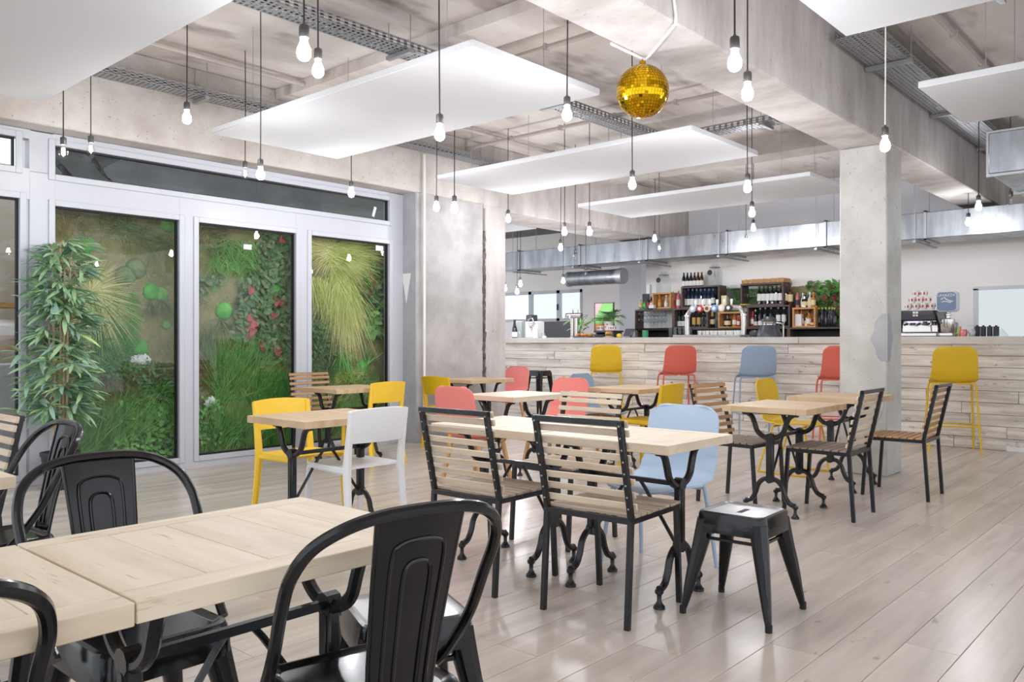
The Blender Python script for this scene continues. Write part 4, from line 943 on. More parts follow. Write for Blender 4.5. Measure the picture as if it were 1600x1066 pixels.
def blades(mb, c, n, L, wd, dirf, curl=.3, seg=3, jit=.2):
    for _ in range(n):
        d = dirf().normalized(); l = L * R.uniform(1 - jit, 1 + jit); sd = d.cross(Vector((R.uniform(-1, 1), R.uniform(-1, 1), R.uniform(-1, 1)))).normalized()
        p = Vector(c) + Vector((R.uniform(-1, 1), R.uniform(-1, 1), R.uniform(-1, 1))) * .01; v = []
        for i in range(seg + 1):
            s = i / seg; q = p + d * l * s + Vector((0, 0, -curl * l * s * s)); ww = wd * (1 - s) ** .7 * .5
            v += [q - sd * ww, q + sd * ww]
        mb.add(v, [(2 * i, 2 * i + 1, 2 * i + 3, 2 * i + 2) for i in range(seg)])
def leaf_mesh(L, W, mat, droop=.25, fold=.12, name='leaf'):
    rows = []
    for i in range(6):
        s = i / 5; ww = W * .5 * (math.sin(math.pi * (s * .92 + .05)) ** .8) if s < 1 else .0006
        rows.append([(-ww, s * L, -droop * L * s * s + fold * ww), (0, s * L, -droop * L * s * s), (ww, s * L, -droop * L * s * s + fold * ww)])
    m = MB(); m.grid(rows); return m.mesh(name, mat, 1.5)
def rv(a, b): return R.uniform(a, b)
# palm in a patterned pot on a small shelf, picture behind, cups round it
t = thing('potted_palm', 'small palm in a patterned white pot behind the bar', 'plant', on_x(951, 516.5, 11.4)); j = t.location
MB().lathe([(0, 0), (.07, 0), (.085, .15), (.078, .15), (.07, .13), (0, .13)], 16).obj('pot', LABW, t)
q = MB()
for k in range(4): q.lathe([(.012, 0), (.012, .004), (0, .004)], 8, (-.08 * math.cos(.5 * k - .8), .08 * math.sin(.5 * k - .8), .06 + .04 * (k % 2)), Matrix.Rotation(-PI / 2, 3, 'Y'))
q.obj('printed_motif', LABR, t)['kind'] = 'stuff'
for k in range(15):
    a = k * 2.4; el = rv(.4, 1.3); L = rv(.38, .5); f = MB(); pp = [Vector((math.cos(a) * math.cos(el) * L * s, math.sin(a) * math.cos(el) * L * s, .14 + L * (math.sin(el) * s - .55 * s * s))) for s in [i / 12 for i in range(13)]]
    f.tube(pp, .004, 5)
    for i in range(2, 13):
        dd = (pp[i] - pp[i - 1]).normalized(); sd = dd.cross(Vector((0, 0, 1))).normalized()
        for s in (-1, 1):
            l = .15 * math.sin(math.pi * min(1, i / 13 + .12)) + .02; tip = pp[i] + sd * s * l + dd * l * .7 - Vector((0, 0, .03)); f.add([pp[i] - dd * .012, pp[i] + dd * .012, tip], [(0, 1, 2)])
    f.obj('frond', GGR if k % 2 else GDK, t, ang=1.5)
ps_ = thing('side_shelf', 'small black shelf carrying the palm and cups', 'shelf', (11.4, j.y, j.z - .03)); MB().mm((-.15, -.2, 0), (.15, .2, .028)).obj('board', DKP, ps_)
for e in (-.17, .17): MB().mm((-.12, e - .015, -(j.z - .03 - .5)), (.12, e + .015, 0)).obj('support', DKP, ps_)
pcm = MB().lathe([(0, 0), (.032, 0), (.041, .076), (.038, .076), (.03, .006), (0, .006)], 12)
def cup(loc, label, group):
    o = ob('patterned_cup', cupA, None, loc, (0, 0, rv(-.5, .5))); tag(o, label, 'cup', group); ob('printed_motif', cupB, o, kind='stuff')
cupA = pcm.mesh('patterned_cup', LABW, .7); q = MB()
for k in range(5): q.box((-.0375 * math.cos(k * 1.25), .0375 * math.sin(k * 1.25), .04), (.006, .016, .03), Matrix.Rotation(-k * 1.25, 3, 'Z'))
cupB = q.mesh('printed_motif', LABR)
for k in range(4): cup((11.33, j.y + (.15, .1, -.1, -.15)[k], j.z), 'white cup with a red motif beside the palm pot', 'red motif cups by the palm')
pc = thing('framed_picture', 'framed print with a green and orange field behind the palm', 'picture', (11.65, 0, j.z - .02)); ya, yb_ = on_x(930, 490, 11.65).y, on_x(958, 490, 11.65).y; zt = on_x(944, 474, 11.65).z - pc.location.z
pc.location.y = (ya + yb_) / 2; h = (ya - yb_) / 2
MB().mm((0, -h, 0), (.02, h, zt)).obj('print', M('green_print', (142, 206, 120), .6), pc)
MB().mm((-.003, -h, .0), (0, h, zt * .28)).obj('orange_field', M('orange_print', (222, 138, 60), .6), pc); MB().add([(-.004, h, zt * .45), (-.004, h, zt), (-.004, h * .2, zt)], [(0, 1, 2)]).obj('pink_field', M('pink_print', (224, 190, 190), .6), pc)
q = MB(); q.mm((-.012, -h - .012, -.01), (.022, -h, zt + .012)); q.mm((-.012, h, -.01), (.022, h + .012, zt + .012)); q.mm((-.012, -h, zt), (.022, h, zt + .012)); q.mm((-.012, -h, -.012), (.022, h, 0)); q.obj('picture_frame', BROWN, pc)
for e in (-1, 1): MB().mm((.0, e * h * .8 - .01, -(pc.location.z - .9)), (.02, e * h * .8 + .01, 0)).obj('easel_leg', BROWN, pc)
# leafy plant behind the beer tower
t = thing('leafy_plant', 'bushy green plant behind the twin beer tower', 'plant', (11.15, on_x(903, 510, 11.15).y, CT - .16))
MB().lathe([(0, 0), (.09, 0), (.11, .2), (0, .2)], 14).obj('pot', POTM, t)
lm = leaf_mesh(.16, .028, GGR); lm2 = leaf_mesh(.15, .026, BAM[2])
for k in range(80): ob('leaf', lm if k % 4 else lm2, t, (rv(-.1, .1), rv(-.14, .14), rv(.25, .5)), (rv(-.5, .9), rv(-.3, .3), rv(0, 6.3)))
q = MB()
for k in range(5): q.tube(spline([(rv(-.03, .03), rv(-.04, .04), .18), (rv(-.06, .06), rv(-.1, .1), .36), (rv(-.1, .1), rv(-.2, .2), .55)], 4), .005, 5)
q.obj('stems', GDK, t)
# food on the bar: burger, sandwiches, tray, lemons
BUN = M('toasted_bun', (214, 150, 84), .5, c2=(190, 116, 56), scale=9)
t = thing('burger', 'burger on a white plate on the bar below the palm', 'food', (IX - .05, iy(954), CT + .014)); MB().lathe([(0, 0), (.05, 0), (.054, .016), (.05, .022), (0, .022)], 16).obj('bottom_bun', BUN, t)
MB().lathe([(0, .022), (.056, .022), (.058, .034), (.054, .038), (0, .038)], 14).obj('patty', G_BR, t); MB().lathe([(0, .038), (.06, .038), (.062, .044), (0, .046)], 9).obj('lettuce', GBR, t); MB().lathe([(.055, .046), (.057, .056), (.045, .078), (.02, .088), (0, .089)], 16).obj('top_bun', BUN, t)
tag(MB().lathe([(0, 0), (.07, 0), (.09, .012), (.088, .013), (0, .006)], 18, (IX - .05, iy(954), CT + .001)).obj('plate', WHITE), 'white plate under the burger', 'plate')
tag(MB().mm((IX - .16, iy(929), CT + .001), (IX + .06, iy(905), CT + .02), .004).obj('serving_board', BROWN), 'dark serving board under the sandwiches', 'board')
for k in range(4): tag(MB().box((IX - .06 + rv(-.03, .03), iy(909 + k * 5.5), CT + .045), (.12, .055, .045), Matrix.Rotation(rv(-.3, .3), 3, 'Z'), .015).obj('sandwich', BUN), 'toasted sandwich in the row on the dark serving board', 'food', 'sandwiches on the serving board')
tag(MB().lathe([(0, 0), (.09, 0), (.11, .05), (.105, .05), (.088, .008), (0, .008)], 16, (IX - .02, iy(939.5), CT + .001)).obj('black_bowl', DKP), 'black bowl between the sandwiches and the burger', 'bowl')
LEM = M('lemon_skin', (226, 190, 50), .5)
for k in range(3): tag(MB().lathe([(0, -.034), (.012, -.03), (.027, -.012), (.028, .01), (.014, .03), (0, .035)], 12, (IX - .03 * k, iy(966 + k * 3.2), CT + .029)).obj('lemon', LEM), 'yellow lemon in the small group beside the tablet', 'fruit', 'lemons on the bar')
t = thing('tablet_till', 'dark tablet till tilted on a stand on the bar', 'till', (IX, iy(983), CT)); MB().box((0, 0, .08), (.012, .17, .13), Matrix.Rotation(.55, 3, 'Y'), .003).obj('screen', DKP, t); MB().mm((-.03, -.06, 0), (.09, .06, .01)).obj('stand_base', DKP, t); MB().bar((.06, 0, .005), (.0, 0, .08), .03, .01).obj('stand_arm', DKP, t)
tag(MB().lathe([(0, 0), (.045, 0), (.055, .03), (.05, .09), (.03, .11), (.027, .11), (.046, .09), (.05, .03), (0, .006)], 14, (IX - .05, iy(994), CT + .001)).obj('tip_jar', JG), 'round glass tip jar next to the tablet till', 'jar')
tag(MB().mm((IX + .1, iy(1004), CT + .001), (IX + .16, iy(998), CT + .11)).obj('green_box', M('teal_box', (60, 150, 110), .6)), 'teal green box behind the glass tip jar', 'box')

# ---------------------------------------------------------------- coffee corner past the column
t = thing('espresso_machine', 'black and steel espresso machine on the bar past the column', 'coffee machine', (IX + .15, iy(1433), CT)); k_ = lambda px: iy(px) - iy(1433); j = lambda py: iz(1433, py) - CT
y0, y1 = k_(1400), k_(1466)
MB().mm((-.2, y1, .001), (.28, y0, .05), .01).obj('drip_base', CHR, t); MB().mm((-.02, y1 + .03, .05), (.28, y0 - .03, j(500)), .01).obj('back_body', CHR, t)
m = MB(); sec = [(-.24, j(500)), (.28, j(500)), (.28, j(484)), (-.16, j(485.5)), (-.25, j(492))]
m.loft([[Vector((a, y1 + .02, b)) for a, b in sec], [Vector((a, y0, b)) for a, b in sec]]); m.obj('hood', DKP, t)
for e in (y1, y0 - .03):
    sec = [(-.26, j(486)), (.3, j(483)), (.3, .0), (.1, 0), (.0, .1), (-.12, j(503))]; MB().loft([[Vector((a, e, b)) for a, b in sec], [Vector((a, e + .03, b)) for a, b in sec]]).obj('side_cheek', DKP, t)
for px in (1418, 1438, 1452):
    g = MB().lathe([(.035, -.05), (.035, 0), (0, 0)], 12, (-.12, k_(px), j(502))).obj('brew_group', CHR, t); MB().tube([(-.15, k_(px), j(506)), (-.27, k_(px), j(508))], .013, 8).obj('portafilter_handle', DKP, g)
MB().box((-.245, k_(1430), j(503.5)), (.02, .12, .02)).obj('status_light', glow('violet_light', (170, 160, 255), 2), t)
for dx in (-.016, .016):
    for dz_ in (-.016, .016): MB().box((-.245, k_(1434) + dx, j(491) + dz_), (.008, .024, .024)).obj('white_emblem', CAPW, t)
MB().tube(spline([(-.2, k_(1458), j(498)), (-.24, k_(1458), j(506)), (-.22, k_(1458), j(518))], 4), .008, 6).obj('steam_wand', CHR, t)
for r_, n, py, x0 in ((0, 4, 485, 1415), (1, 3, 475.5, 1421), (2, 2, 465.5, 1427)):
    for k in range(n): cup((IX + .12, iy(x0 + k * 12.2), iz(1433, 483.4) + r_ * .077), ('red motif cup in the bottom row of the pyramid on the espresso machine', 'red motif cup in the middle row of the pyramid on the espresso machine', 'red motif cup at the top of the pyramid on the espresso machine')[r_], 'cup pyramid on the espresso machine')
t = thing('coffee_grinder', 'steel coffee grinder with a blue grey hopper beside the espresso machine', 'coffee grinder', (IX, iy(1481), CT)); j = lambda py: iz(1481, py) - CT; k_ = lambda px: iy(px) - iy(1481)
MB().mm((-.13, k_(1494), .001), (.13, k_(1471), .05), .012).obj('base', CHR, t); MB().lathe([(.075, .05), (.08, .06), (.08, j(499)), (.03, j(497)), (.03, j(493))], 16).obj('motor_body', CHR, t)
MB().mm((.02, k_(1494), .05), (.13, k_(1473), j(503)), .02).obj('back_housing', TRAY, t); MB().lathe([(.03, j(497)), (.028, j(494)), (.04, j(493)), (.04, j(491)), (.025, j(490)), (.025, j(487.5))], 12).obj('neck', CHR, t)
rg = lambda s, x, zc, hz: [Vector((x, q.x, q.y)) for q in [Vector((v.x, v.y)) for v in rect_ring(.115 * s, hz * s, 0, .05 * s, 4)]]
zc = (j(455.5) + j(486)) / 2; hz = (j(455.5) - j(486)) / 2
def hop(s, x): return [Vector((x, v.x, zc + v.y - (.012 * (1 if v.y < 0 else 0)))) for v in rect_ring(.112 * s, hz * s, 0, .04 * s)]
hp = MB().loft([hop(.97, -.06), hop(1, -.05), hop(1, .06), hop(.9, .08)]).obj('hopper', M('pale_hopper', (206, 214, 224), .25), t)
MB().loft([hop(.9, -.068), hop(.9, -.06)]).obj('hopper_face', M('blue_grey_face', (98, 116, 146), .35), hp)
MB().lathe([(.03, j(488.5)), (.075, j(485.5))], 12).obj('hopper_funnel', TRAY, t)
def text(s, size, loc, rot, mat, par=None):
    c_ = bpy.data.curves.new('lettering', 'FONT'); c_.body = s; c_.size = size; c_.align_x = 'CENTER'; c_.extrude = .001; c_.materials.append(mat)
    o = bpy.data.objects.new('lettering', c_); sc.collection.objects.link(o); o.location = loc; o.rotation_euler = rot; o.parent = par
    me = bpy.data.meshes.new_from_object(o.evaluated_get(bpy.context.evaluated_depsgraph_get())); me.name = 'lettering'; m2 = ob('lettering', me, par, loc, rot); bpy.data.objects.remove(o); m2.name = 'lettering'; return m2
text('LAVAZZA', .043, (-.071, 0, zc + hz * .46), (PI / 2, 0, -PI / 2), LABW, hp)
q = MB(); q.tube(spline([(-.07, .06, zc + .02), (-.07, .02, zc + .04), (-.07, .0, zc + .02), (-.07, -.04, zc + .0), (-.07, -.07, zc - .005)], 5), .006, 5); q.tube(spline([(-.07, .05, zc - .01), (-.07, .01, zc - .005), (-.07, -.05, zc - .02)], 5), .005, 5)
q.obj('swirl_emblem', LABW, hp)
tag(MB().mm((IX - .05, iy(1527), CT + .001), (IX + .1, iy(1508), CT + .13), .004).obj('glass_box', JG), 'clear display box of biscuits next to the grinder', 'box')
for k in range(2): tag(MB().lathe([(0, 0), (.03, 0), (.04, .05), (.03, .08), (0, .085)], 12, (IX - .12, iy(1510 + k * 13), CT + .001)).obj('sugar_pot', (G_PK, TRAY)[k]), ('small pink sugar pot before the clear display box', 'small grey sugar pot before the clear display box')[k], 'pot')
for k in range(4): bottle((1527, 1536.5, 1546.5, 1556.5)[k], 526, 508.5, G_DK, LABD, CAPK, 'slim dark syrup bottle in the row before the serving hatch', 'beer', .03, 'syrup bottles before the hatch', IX, (.1, .9), 'syrup_bottle', 8)
tag(MB().lathe([(0, 0), (.085, 0), (.08, .01), (.03, .075), (.02, .085), (0, .1)], 14, (IX, iy(1563), CT + .001)).obj('cake_cover', JG), 'low cone shaped glass cover before the serving hatch', 'cover')
for k in range(2): tag(MB().box((IX + .02, iy(1496 + k * 3.5), CT + .06), (.02, .016, .115), Matrix.Rotation(.1, 3, 'X')).obj('spatula', (CAPG, CAPO)[k]), ('lime green handle standing beside the grinder', 'orange handle standing beside the grinder')[k], 'utensil')
# ================================================================ living walls behind the glass
def bump_sheet(xa, xb, za, zb, y, mat, n=34, m=50, amp=.02):
    g = MB(); rows = []
    for i in range(n + 1): rows.append([(xa + (xb - xa) * i / n, y - (R.uniform(0, amp) if 0 < i < n and 0 < k < m else 0), za + (zb - za) * k / m) for k in range(m + 1)])
    g.grid(rows); return g
def tuft(par, px, py, n, L, wd, mat, spread, base=(0, 0), curl=.3, name='grass_tuft', Y=None, box=(0, 0), out=.45, kind='stuff'):
    """grass on the wall: blades leaving a root (or a patch of roots) towards `base`, fanned by `spread`"""
    Y = Y or MY - .03; c = on_y(px, py, Y); mb = MB()
    for _ in range(n):
        a = R.gauss(0, spread); bx, bz = base
        d = Vector((math.sin(a) if not (bx or bz) else 0, 0, 0))
        if bx or bz:
            ang = math.atan2(bx, bz) + a; d = Vector((math.sin(ang), 0, math.cos(ang)))
        else:
            ang = R.uniform(0, math.tau); d = Vector((math.sin(ang), 0, math.cos(ang)))
        d.y = -R.uniform(0, out)
        o = c + Vector((R.uniform(-1, 1) * box[0], 0, R.uniform(-1, 1) * box[1]))
        blades(mb, o, 1, L, wd, lambda: d, curl, 4, .3)
    o = mb.obj(name, mat, par, -par.location, ang=1.5)
    if kind: o['kind'] = kind
    return o
def disc(par, px, py, r, mat=None, name='moss_ball'):
    c = on_y(px, py, MY - .01); m = MB(); n = 16; rings = []
    for i in range(6):
        a = i / 5 * math.pi / 2; rings.append([c + Vector((r * math.cos(a) * math.cos(k * math.tau / n) * R.uniform(.93, 1.05), -r * .55 * math.sin(a) * R.uniform(.9, 1.1), r * math.cos(a) * math.sin(k * math.tau / n) * R.uniform(.93, 1.05))) for k in range(n)])
    m.loft(rings); return m.obj(name, mat or GBR, par, -par.location, ang=1.2)
def leaves(par, pts, n, L, W, mat, name='leaf_cluster', rad=.1):
    mb = MB()
    for _ in range(n):
        px, py = R.choice(pts); c = on_y(px, py, MY - .04) + Vector((R.uniform(-rad, rad), R.uniform(-.05, .02), R.uniform(-rad, rad)))
        a = R.uniform(0, math.tau); d = Vector((math.sin(a), -R.uniform(.1, .9), math.cos(a) - .3)).normalized(); sd = d.cross(Vector((0, -1, .2))).normalized(); l = L * R.uniform(.6, 1.2); ww = W * R.uniform(.7, 1.1) / 2
        up = sd.cross(d) * ww * .3
        mb.add([c, c + d * l * .35 - sd * ww + up, c + d * l * .35 + sd * ww + up, c + d * l * .75 - sd * ww * .7 + up, c + d * l * .75 + sd * ww * .7 + up, c + d * l, c + d * l * .4, c + d * l * .75],
               [(0, 6, 1), (0, 2, 6), (1, 6, 7, 3), (6, 2, 4, 7), (3, 7, 5), (7, 4, 5)])
    o = mb.obj(name, mat, par, -par.location, ang=1.5); o['kind'] = 'stuff'; return o
def one_leaf(par, px, py, L, W, mat, a, name='red_leaf'):
    c = on_y(px, py, MY - .13); o = ob(name, leaf_mesh(L, W, mat, .2, .2, name), par, c - par.location, (-.3, a, 0)); o.rotation_euler = (1.2, a, 0); return o
def flower(par, px, py, r=.05, mat=WHITE):
    c = on_y(px, py, MY - .09)
    for k in range(6):
        a = k * math.tau / 6 + .3; o = ob('petal', petal, par, c - par.location, (0, 0, 0)); o.rotation_euler = (PI / 2 * .75, a, 0)
        o.rotation_mode = 'XYZ'; o.matrix_basis = Matrix.Translation(c - par.location) @ Matrix.Rotation(a, 4, 'Y') @ Matrix.Rotation(PI / 2 - .35, 4, 'X')
MY = 7.78
petal = leaf_mesh(.055, .032, WHITE, .2, .1, 'petal')
XM = [on_y(v, 500, MY).x for v in (60, 285, 300, 466, 470, 622)]
def lwall(i, label):
    t = thing('living_wall', label, 'living wall', ((XM[2 * i] + XM[2 * i + 1]) / 2, MY, .02), 0)
    b = bump_sheet(XM[2 * i], XM[2 * i + 1], .02, 2.5, MY, MOSS); b.v = [(x - t.location.x, y - MY, z - .02) for x, y, z in b.v]; b.obj('moss_sheet', MOSS, t, ang=1.5)
    return t
w1 = lwall(0, 'moss wall with a pale burst of dry grass, behind the first window pane'); w2 = lwall(1, 'moss wall with red leaves and a grass mound, behind the middle window pane'); w3 = lwall(2, 'moss wall with hanging straw coloured grass, behind the last window pane')
# first pane
tuft(w1, 140, 456, 700, .36, .007, GYL, 0, curl=.25, out=.35); tuft(w1, 150, 466, 160, .42, .006, GYL, .7, (.5, -1), .2)
tuft(w1, 178, 540, 420, .2, .009, GBR, .9, (0, 1), .2, box=(.16, .3), out=.9); tuft(w1, 182, 505, 700, .09, .008, GBR, 0, curl=.1, box=(.2, .28), out=1.2)
disc(w1, 133, 383, .085); disc(w1, 236, 456, .085); disc(w1, 252, 460, .07, GGR); disc(w1, 259, 508, .045, GGR); disc(w1, 219, 545, .085); disc(w1, 195, 432, .1, GGY); disc(w1, 212, 420, .1, GGY); disc(w1, 262, 350, .08, GGR)
tuft(w1, 236, 470, 26, .2, .009, GGY, .35, (0, -1), .1); tuft(w1, 252, 470, 30, .22, .009, GGY, .5, (.3, -1), .1)
tuft(w1, 190, 352, 60, .28, .008, GDK, 0, curl=.1, box=(.1, .03)); tuft(w1, 240, 375, 110, .3, .007, GGY, 0, curl=.15, box=(.16, .1)); tuft(w1, 120, 350, 200, .14, .008, MOSS, 0, box=(.3, .12))
flower(w1, 217, 561); flower(w1, 227, 560)
for x_, y_ in ((222, 564), (231, 563), (212, 563)): flower(w1, x_, y_)
tuft(w1, 166, 600, 260, .2, .007, GBN, 1.0, (.2, -1), .2, box=(.1, .12)); tuft(w1, 160, 560, 160, .28, .009, GDK, .8, (.4, -.3), .3, box=(.1, .1))
tuft(w1, 150, 705, 900, .55, .007, GGR, .35, (.25, 1), .1, box=(.34, .12), out=.4); tuft(w1, 110, 640, 240, .4, .007, GGR, .4, (.1, 1), .15, box=(.2, .15))
tuft(w1, 250, 615, 130, .26, .011, GBR, 0, curl=.3, out=.8); tuft(w1, 205, 612, 160, .2, .009, GDK, 0, curl=.25, box=(.14, .08)); tuft(w1, 225, 600, 120, .16, .008, GDK, 0, curl=.3, box=(.3, .05)); tuft(w1, 200, 635, 160, .26, .008, GGR, .6, (1, .3), .25, box=(.1, .08))
leaves(w1, [(x_, y_) for x_ in (195, 215, 235, 255, 270) for y_ in (640, 655, 670, 690, 705)], 620, .075, .045, GGR); leaves(w1, [(x_, y_) for x_ in (205, 225, 245, 265) for y_ in (630, 650, 675, 695)], 380, .07, .04, GDK)
leaves(w1, [(x_, y_) for x_ in (180, 200, 220, 245, 262) for y_ in (575, 585)], 160, .06, .03, GDK, rad=.08)
# middle pane
disc(w2, 333, 448, .05); disc(w2, 350, 486, .095); disc(w2, 430, 455, .09); disc(w2, 422, 468, .06); disc(w2, 440, 468, .055, GGR); disc(w2, 386, 492, .03, GGR)
leaves(w2, [(318, 445), (326, 438), (338, 438), (316, 458)], 70, .07, .04, GGY, rad=.05); tuft(w2, 345, 500, 24, .2, .012, GGY, .6, (0, -1), .3)
colpts = [(x_, y_) for y_ in (375, 400, 425) for x_ in (415, 430, 448)] + [(x_, y_) for y_ in (440, 460, 480, 500) for x_ in (388, 405, 425, 448)] + [(x_, y_) for y_ in (520, 540, 560) for x_ in (412, 430, 448)] + [(376, 500), (374, 520), (384, 470), (395, 520)]
leaves(w2, colpts, 620, .085, .055, GDK, rad=.09); leaves(w2, colpts, 320, .08, .05, GGY, rad=.09)
for k, (x_, y_, a) in enumerate(((386, 500, 1.2), (392, 513, 2.6), (404, 508, -1.4), (402, 516, -1.8), (424, 490, 2.2), (430, 478, .6), (436, 475, 1.6), (390, 460, .5), (437, 378, 1), (433, 548, 2), (432, 556, .4), (406, 538, 2))): one_leaf(w2, x_, y_, .2, .1, RLEAF, a)
tuft(w2, 375, 600, 900, .42, .007, GGR, .42, (0, 1), .12, box=(.3, .22)); tuft(w2, 430, 640, 500, .36, .007, GBR, .4, (-.2, 1), .15, box=(.2, .25)); tuft(w2, 360, 690, 700, .45, .007, GGR, .35, (.15, 1), .15, box=(.3, .1)); tuft(w2, 440, 700, 500, .4, .007, GBR, .35, (-.1, 1), .15, box=(.2, .12))
tuft(w2, 345, 690, 150, .3, .014, GBR, .5, (0, 1), .3); tuft(w2, 322, 590, 140, .2, .006, GBN, .5, (0, 1), .2, box=(.08, .12)); tuft(w2, 355, 585, 60, .1, .008, GBN, 0, box=(.05, .05)); tuft(w2, 320, 545, 90, .28, .005, GGY, .4, (.2, 1), .2, box=(.1, .1))
leaves(w2, [(x_, y_) for x_ in (312, 325, 338) for y_ in (635, 655, 675)], 180, .06, .035, GGR); flower(w2, 332, 626); flower(w2, 327, 630)
tuft(w2, 365, 395, 420, .2, .007, GGR, .9, (0, -1), .2, box=(.25, .15)); tuft(w2, 330, 370, 240, .16, .007, MOSS, 0, box=(.2, .12))
# last pane
tuft(w3, 530, 400, 900, .42, .006, GLM, .5, (1, -.15), .15, box=(.22, .13), out=.4); tuft(w3, 512, 392, 500, .34, .006, GYL, .5, (-1, -.1), .15, box=(.12, .1))
tuft(w3, 532, 432, 900, .62, .006, GLM, .34, (-.02, -1), .02, box=(.13, .05), out=.35); tuft(w3, 535, 440, 600, .8, .006, GYL, .16, (.02, -1), .0, box=(.1, .08), out=.3); tuft(w3, 500, 440, 260, .4, .006, GLM, .25, (.1, -1), .05, box=(.12, .05))
leaves(w3, [(x_, y_) for x_ in (572, 582, 592) for y_ in (430, 450, 470, 490)], 260, .09, .055, GDK); leaves(w3, [(578, 500), (585, 512), (575, 512)], 60, .12, .07, GGR); disc(w3, 578, 510, .1, GGR)
for x_, y_, a in ((585, 447, 1), (576, 456, 2), (582, 440, .2)): one_leaf(w3, x_, y_, .14, .06, RLEAF, a)
tuft(w3, 500, 545, 420, .2, .008, GDK, 0, curl=.2, box=(.2, .3)); leaves(w3, [(x_, y_) for x_ in (488, 500, 515) for y_ in (500, 525, 550)], 200, .06, .03, GDK)
tuft(w3, 532, 548, 50, .3, .012, GBR, .55, (0, -1), .2); tuft(w3, 572, 570, 30, .28, .012, GGR, .45, (.1, 1), .1); disc(w3, 566, 574, .09, GBR); tuft(w3, 540, 620, 500, .2, .008, GGR, .7, (0, 1), .2, box=(.5, .25)); tuft(w3, 545, 590, 200, .14, .008, GLM, .8, (0, 1), .2, box=(.2, .06)); tuft(w3, 545, 665, 400, .26, .008, GBR, .6, (0, 1), .2, box=(.5, .15))
# green panels behind the bar bottles
def bar_moss(xa, xb, yt, yb, label, leafy):
    X = 12.75; ya, yb_ = on_x(xa, 480, X).y, on_x(xb, 480, X).y; zt, zb = on_x(xb, yt, X).z, on_x(xb, yb, X).z
    t = thing('moss_panel', label, 'plant panel', (X, (ya + yb_) / 2, zb)); h = (ya - yb_) / 2; H = zt - zb
    MB().mm((-.02, -h, 0), (.03, h, H)).obj('moss_sheet', MOSS if leafy else GDK, t); mb = MB()
    blades(mb, (0, 0, 0), 0, .1, .01, lambda: Vector((0, 0, 1)))
    for _ in range(420): blades(mb, (-.02, R.uniform(-h, h), R.uniform(0, H)), 1, .06, .01, lambda: Vector((-.6, R.uniform(-1, 1), R.uniform(-.6, 1))), .2, 2)
    o = mb.obj('moss_tufts', GGR if not leafy else green('moss_green_tuft', (112, 130, 46), (84, 104, 34)), t, ang=1.5); o['kind'] = 'stuff'
    if leafy:
        for mt, n, y0 in ((GGR, 110, .1), (GBR, 50, .05), (GDK, 70, .1)):
            lm_ = leaf_mesh(.1, .075, mt, .25, .2)
            for _ in range(n): ob('leaf', lm_, t, (-.03 - R.random() * .05, R.uniform(-h, h * .05 + .04), R.uniform(-.02, H + .03)), (R.uniform(.2, 1.4), R.uniform(-.6, .6), R.uniform(0, 6.3)))
        lm_ = leaf_mesh(.11, .09, RLEAF, .25, .2)
        for _ in range(26): ob('red_leaf', lm_, t, (-.08, R.uniform(-h, h * .1 + .05), R.uniform(.05, H)), (R.uniform(.4, 1.2), R.uniform(-.6, .6), R.uniform(0, 6.3)))
bar_moss(1212, 1330, 444, 512, 'leafy green panel with red leaves on the bar wall beside the column', True)
bar_moss(1133, 1160, 450, 512, 'dark green moss panel behind the drinks jar with a dark tag', False); bar_moss(1160, 1212, 450, 478, 'dark moss strip behind the white label bottles', False)

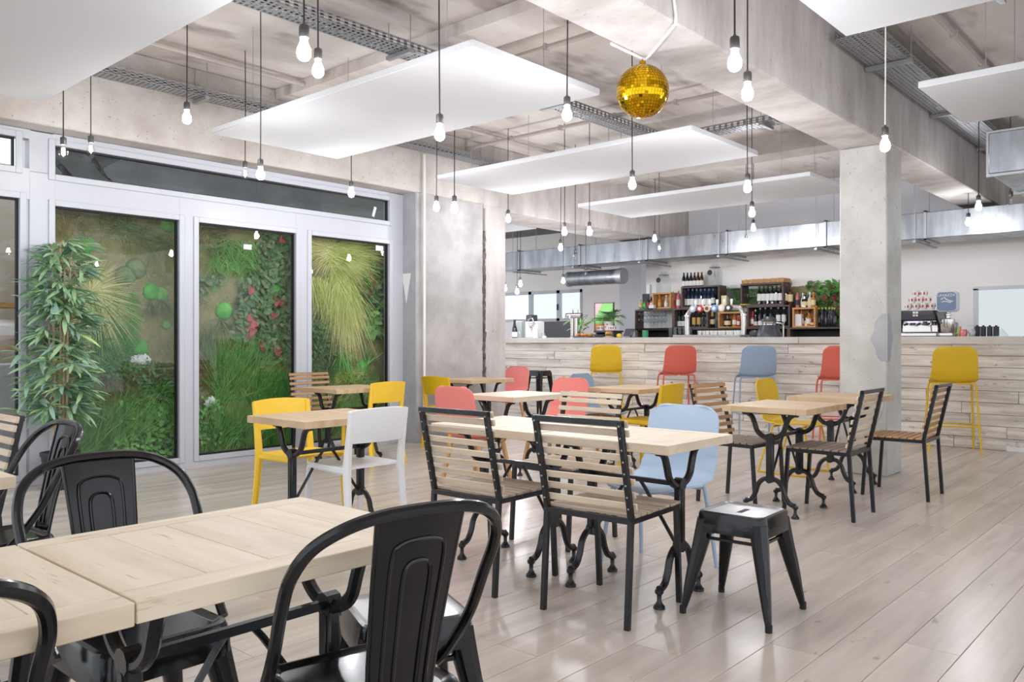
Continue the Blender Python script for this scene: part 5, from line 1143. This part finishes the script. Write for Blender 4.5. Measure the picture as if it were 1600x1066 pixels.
# ================================================================ bamboo in its pot
bp0 = at_h(90, 762, 0); bp0.y = min(bp0.y, 7.18)
t = thing('bamboo_plant', 'tall bamboo plant in a dark pot before the glass door post', 'plant', bp0)
MB().lathe([(0, 0), (.105, 0), (.14, .27), (.148, .27), (.148, .3), (.13, .3), (.125, .26), (0, .26)], 20).obj('pot', POTM, t); MB().lathe([(0, .262), (.124, .262)], 16).obj('soil', G_BR, t)
canes = []
for k, (px, tp) in enumerate(((72, 1.95), (84, 2.0), (98, 1.9), (66, 1.6), (90, 1.75))):
    dx = (px - 84) / 1280 * 7.4; a = Vector((dx * .5 * rt[0] * 1, dx * .5 * rt[1], .26)); b = Vector((dx * rt[0] * 1.0, dx * rt[1] * 1.0, tp))
    n = 9; m = MB(); pts = [a.lerp(b, i / n) + Vector((rv(-.006, .006), rv(-.006, .006), 0)) for i in range(n + 1)]
    rad = []; path = []
    for i in range(n):
        path += [pts[i], pts[i].lerp(pts[i + 1], .04), pts[i].lerp(pts[i + 1], .1)]; rad += [.012 - .0005 * i, .0135 - .0005 * i, .011 - .0005 * i]
    m.tube(path + [pts[n]], rad + [.006], 8).obj('cane', CANE, t); canes.append(pts)
lms = [leaf_mesh(.2, .034, m_, .3, .2) for m_ in BAM] + [leaf_mesh(.16, .027, m_, .2, .2) for m_ in BAM]
tw = MB(); nleaf = 0; more = [MB(), MB(), MB()]
while nleaf < 1250:
    pts = R.choice(canes); i = R.randint(2, 9); p = pts[i].copy()
    s = R.random(); az = R.uniform(0, math.tau); ln = R.uniform(.05, .28) * (1.0 if p.z < 1.35 else .62)
    tip = p + Vector((math.cos(az) * ln, math.sin(az) * ln, R.uniform(.0, .16)))
    if bp0.y + tip.y > 7.34: tip.y = 7.34 - bp0.y - rv(0, .1)
    tip.z = min(tip.z, 2.0)
    tw.tube([p, p.lerp(tip, .5) + Vector((0, 0, .02)), tip], .0025, 4)
    for _ in range(R.randint(4, 7)):
        q = p.lerp(tip, R.uniform(.6, 1)); az2 = az + R.uniform(-1.1, 1.1)
        lf = R.choice(lms[:2] + lms[4:6] + [lms[0], lms[1]] + ([lms[2], lms[6]] if R.random() < .5 else [lms[3], lms[7]]))
        ro = (R.uniform(-.5, .65), R.uniform(-.5, .5), az2 - PI / 2); nleaf += 1
        if nleaf <= 296: ob('leaf', lf, t, q, ro)
        else:
            mx = Matrix.LocRotScale(q, __import__('mathutils').Euler(ro), None); g = more[(0, 1, 3).index(BAM.index(lf.materials[0])) if BAM.index(lf.materials[0]) != 2 else 1]
            g.add([mx @ v_.co for v_ in lf.vertices], [tuple(p_.vertices) for p_ in lf.polygons])
tw.obj('twigs', CANE, t)['kind'] = 'stuff'
for g, m_ in zip(more, (BAM[0], BAM[1], BAM[3])): g.obj('foliage', m_, t, ang=1.5)['kind'] = 'stuff'
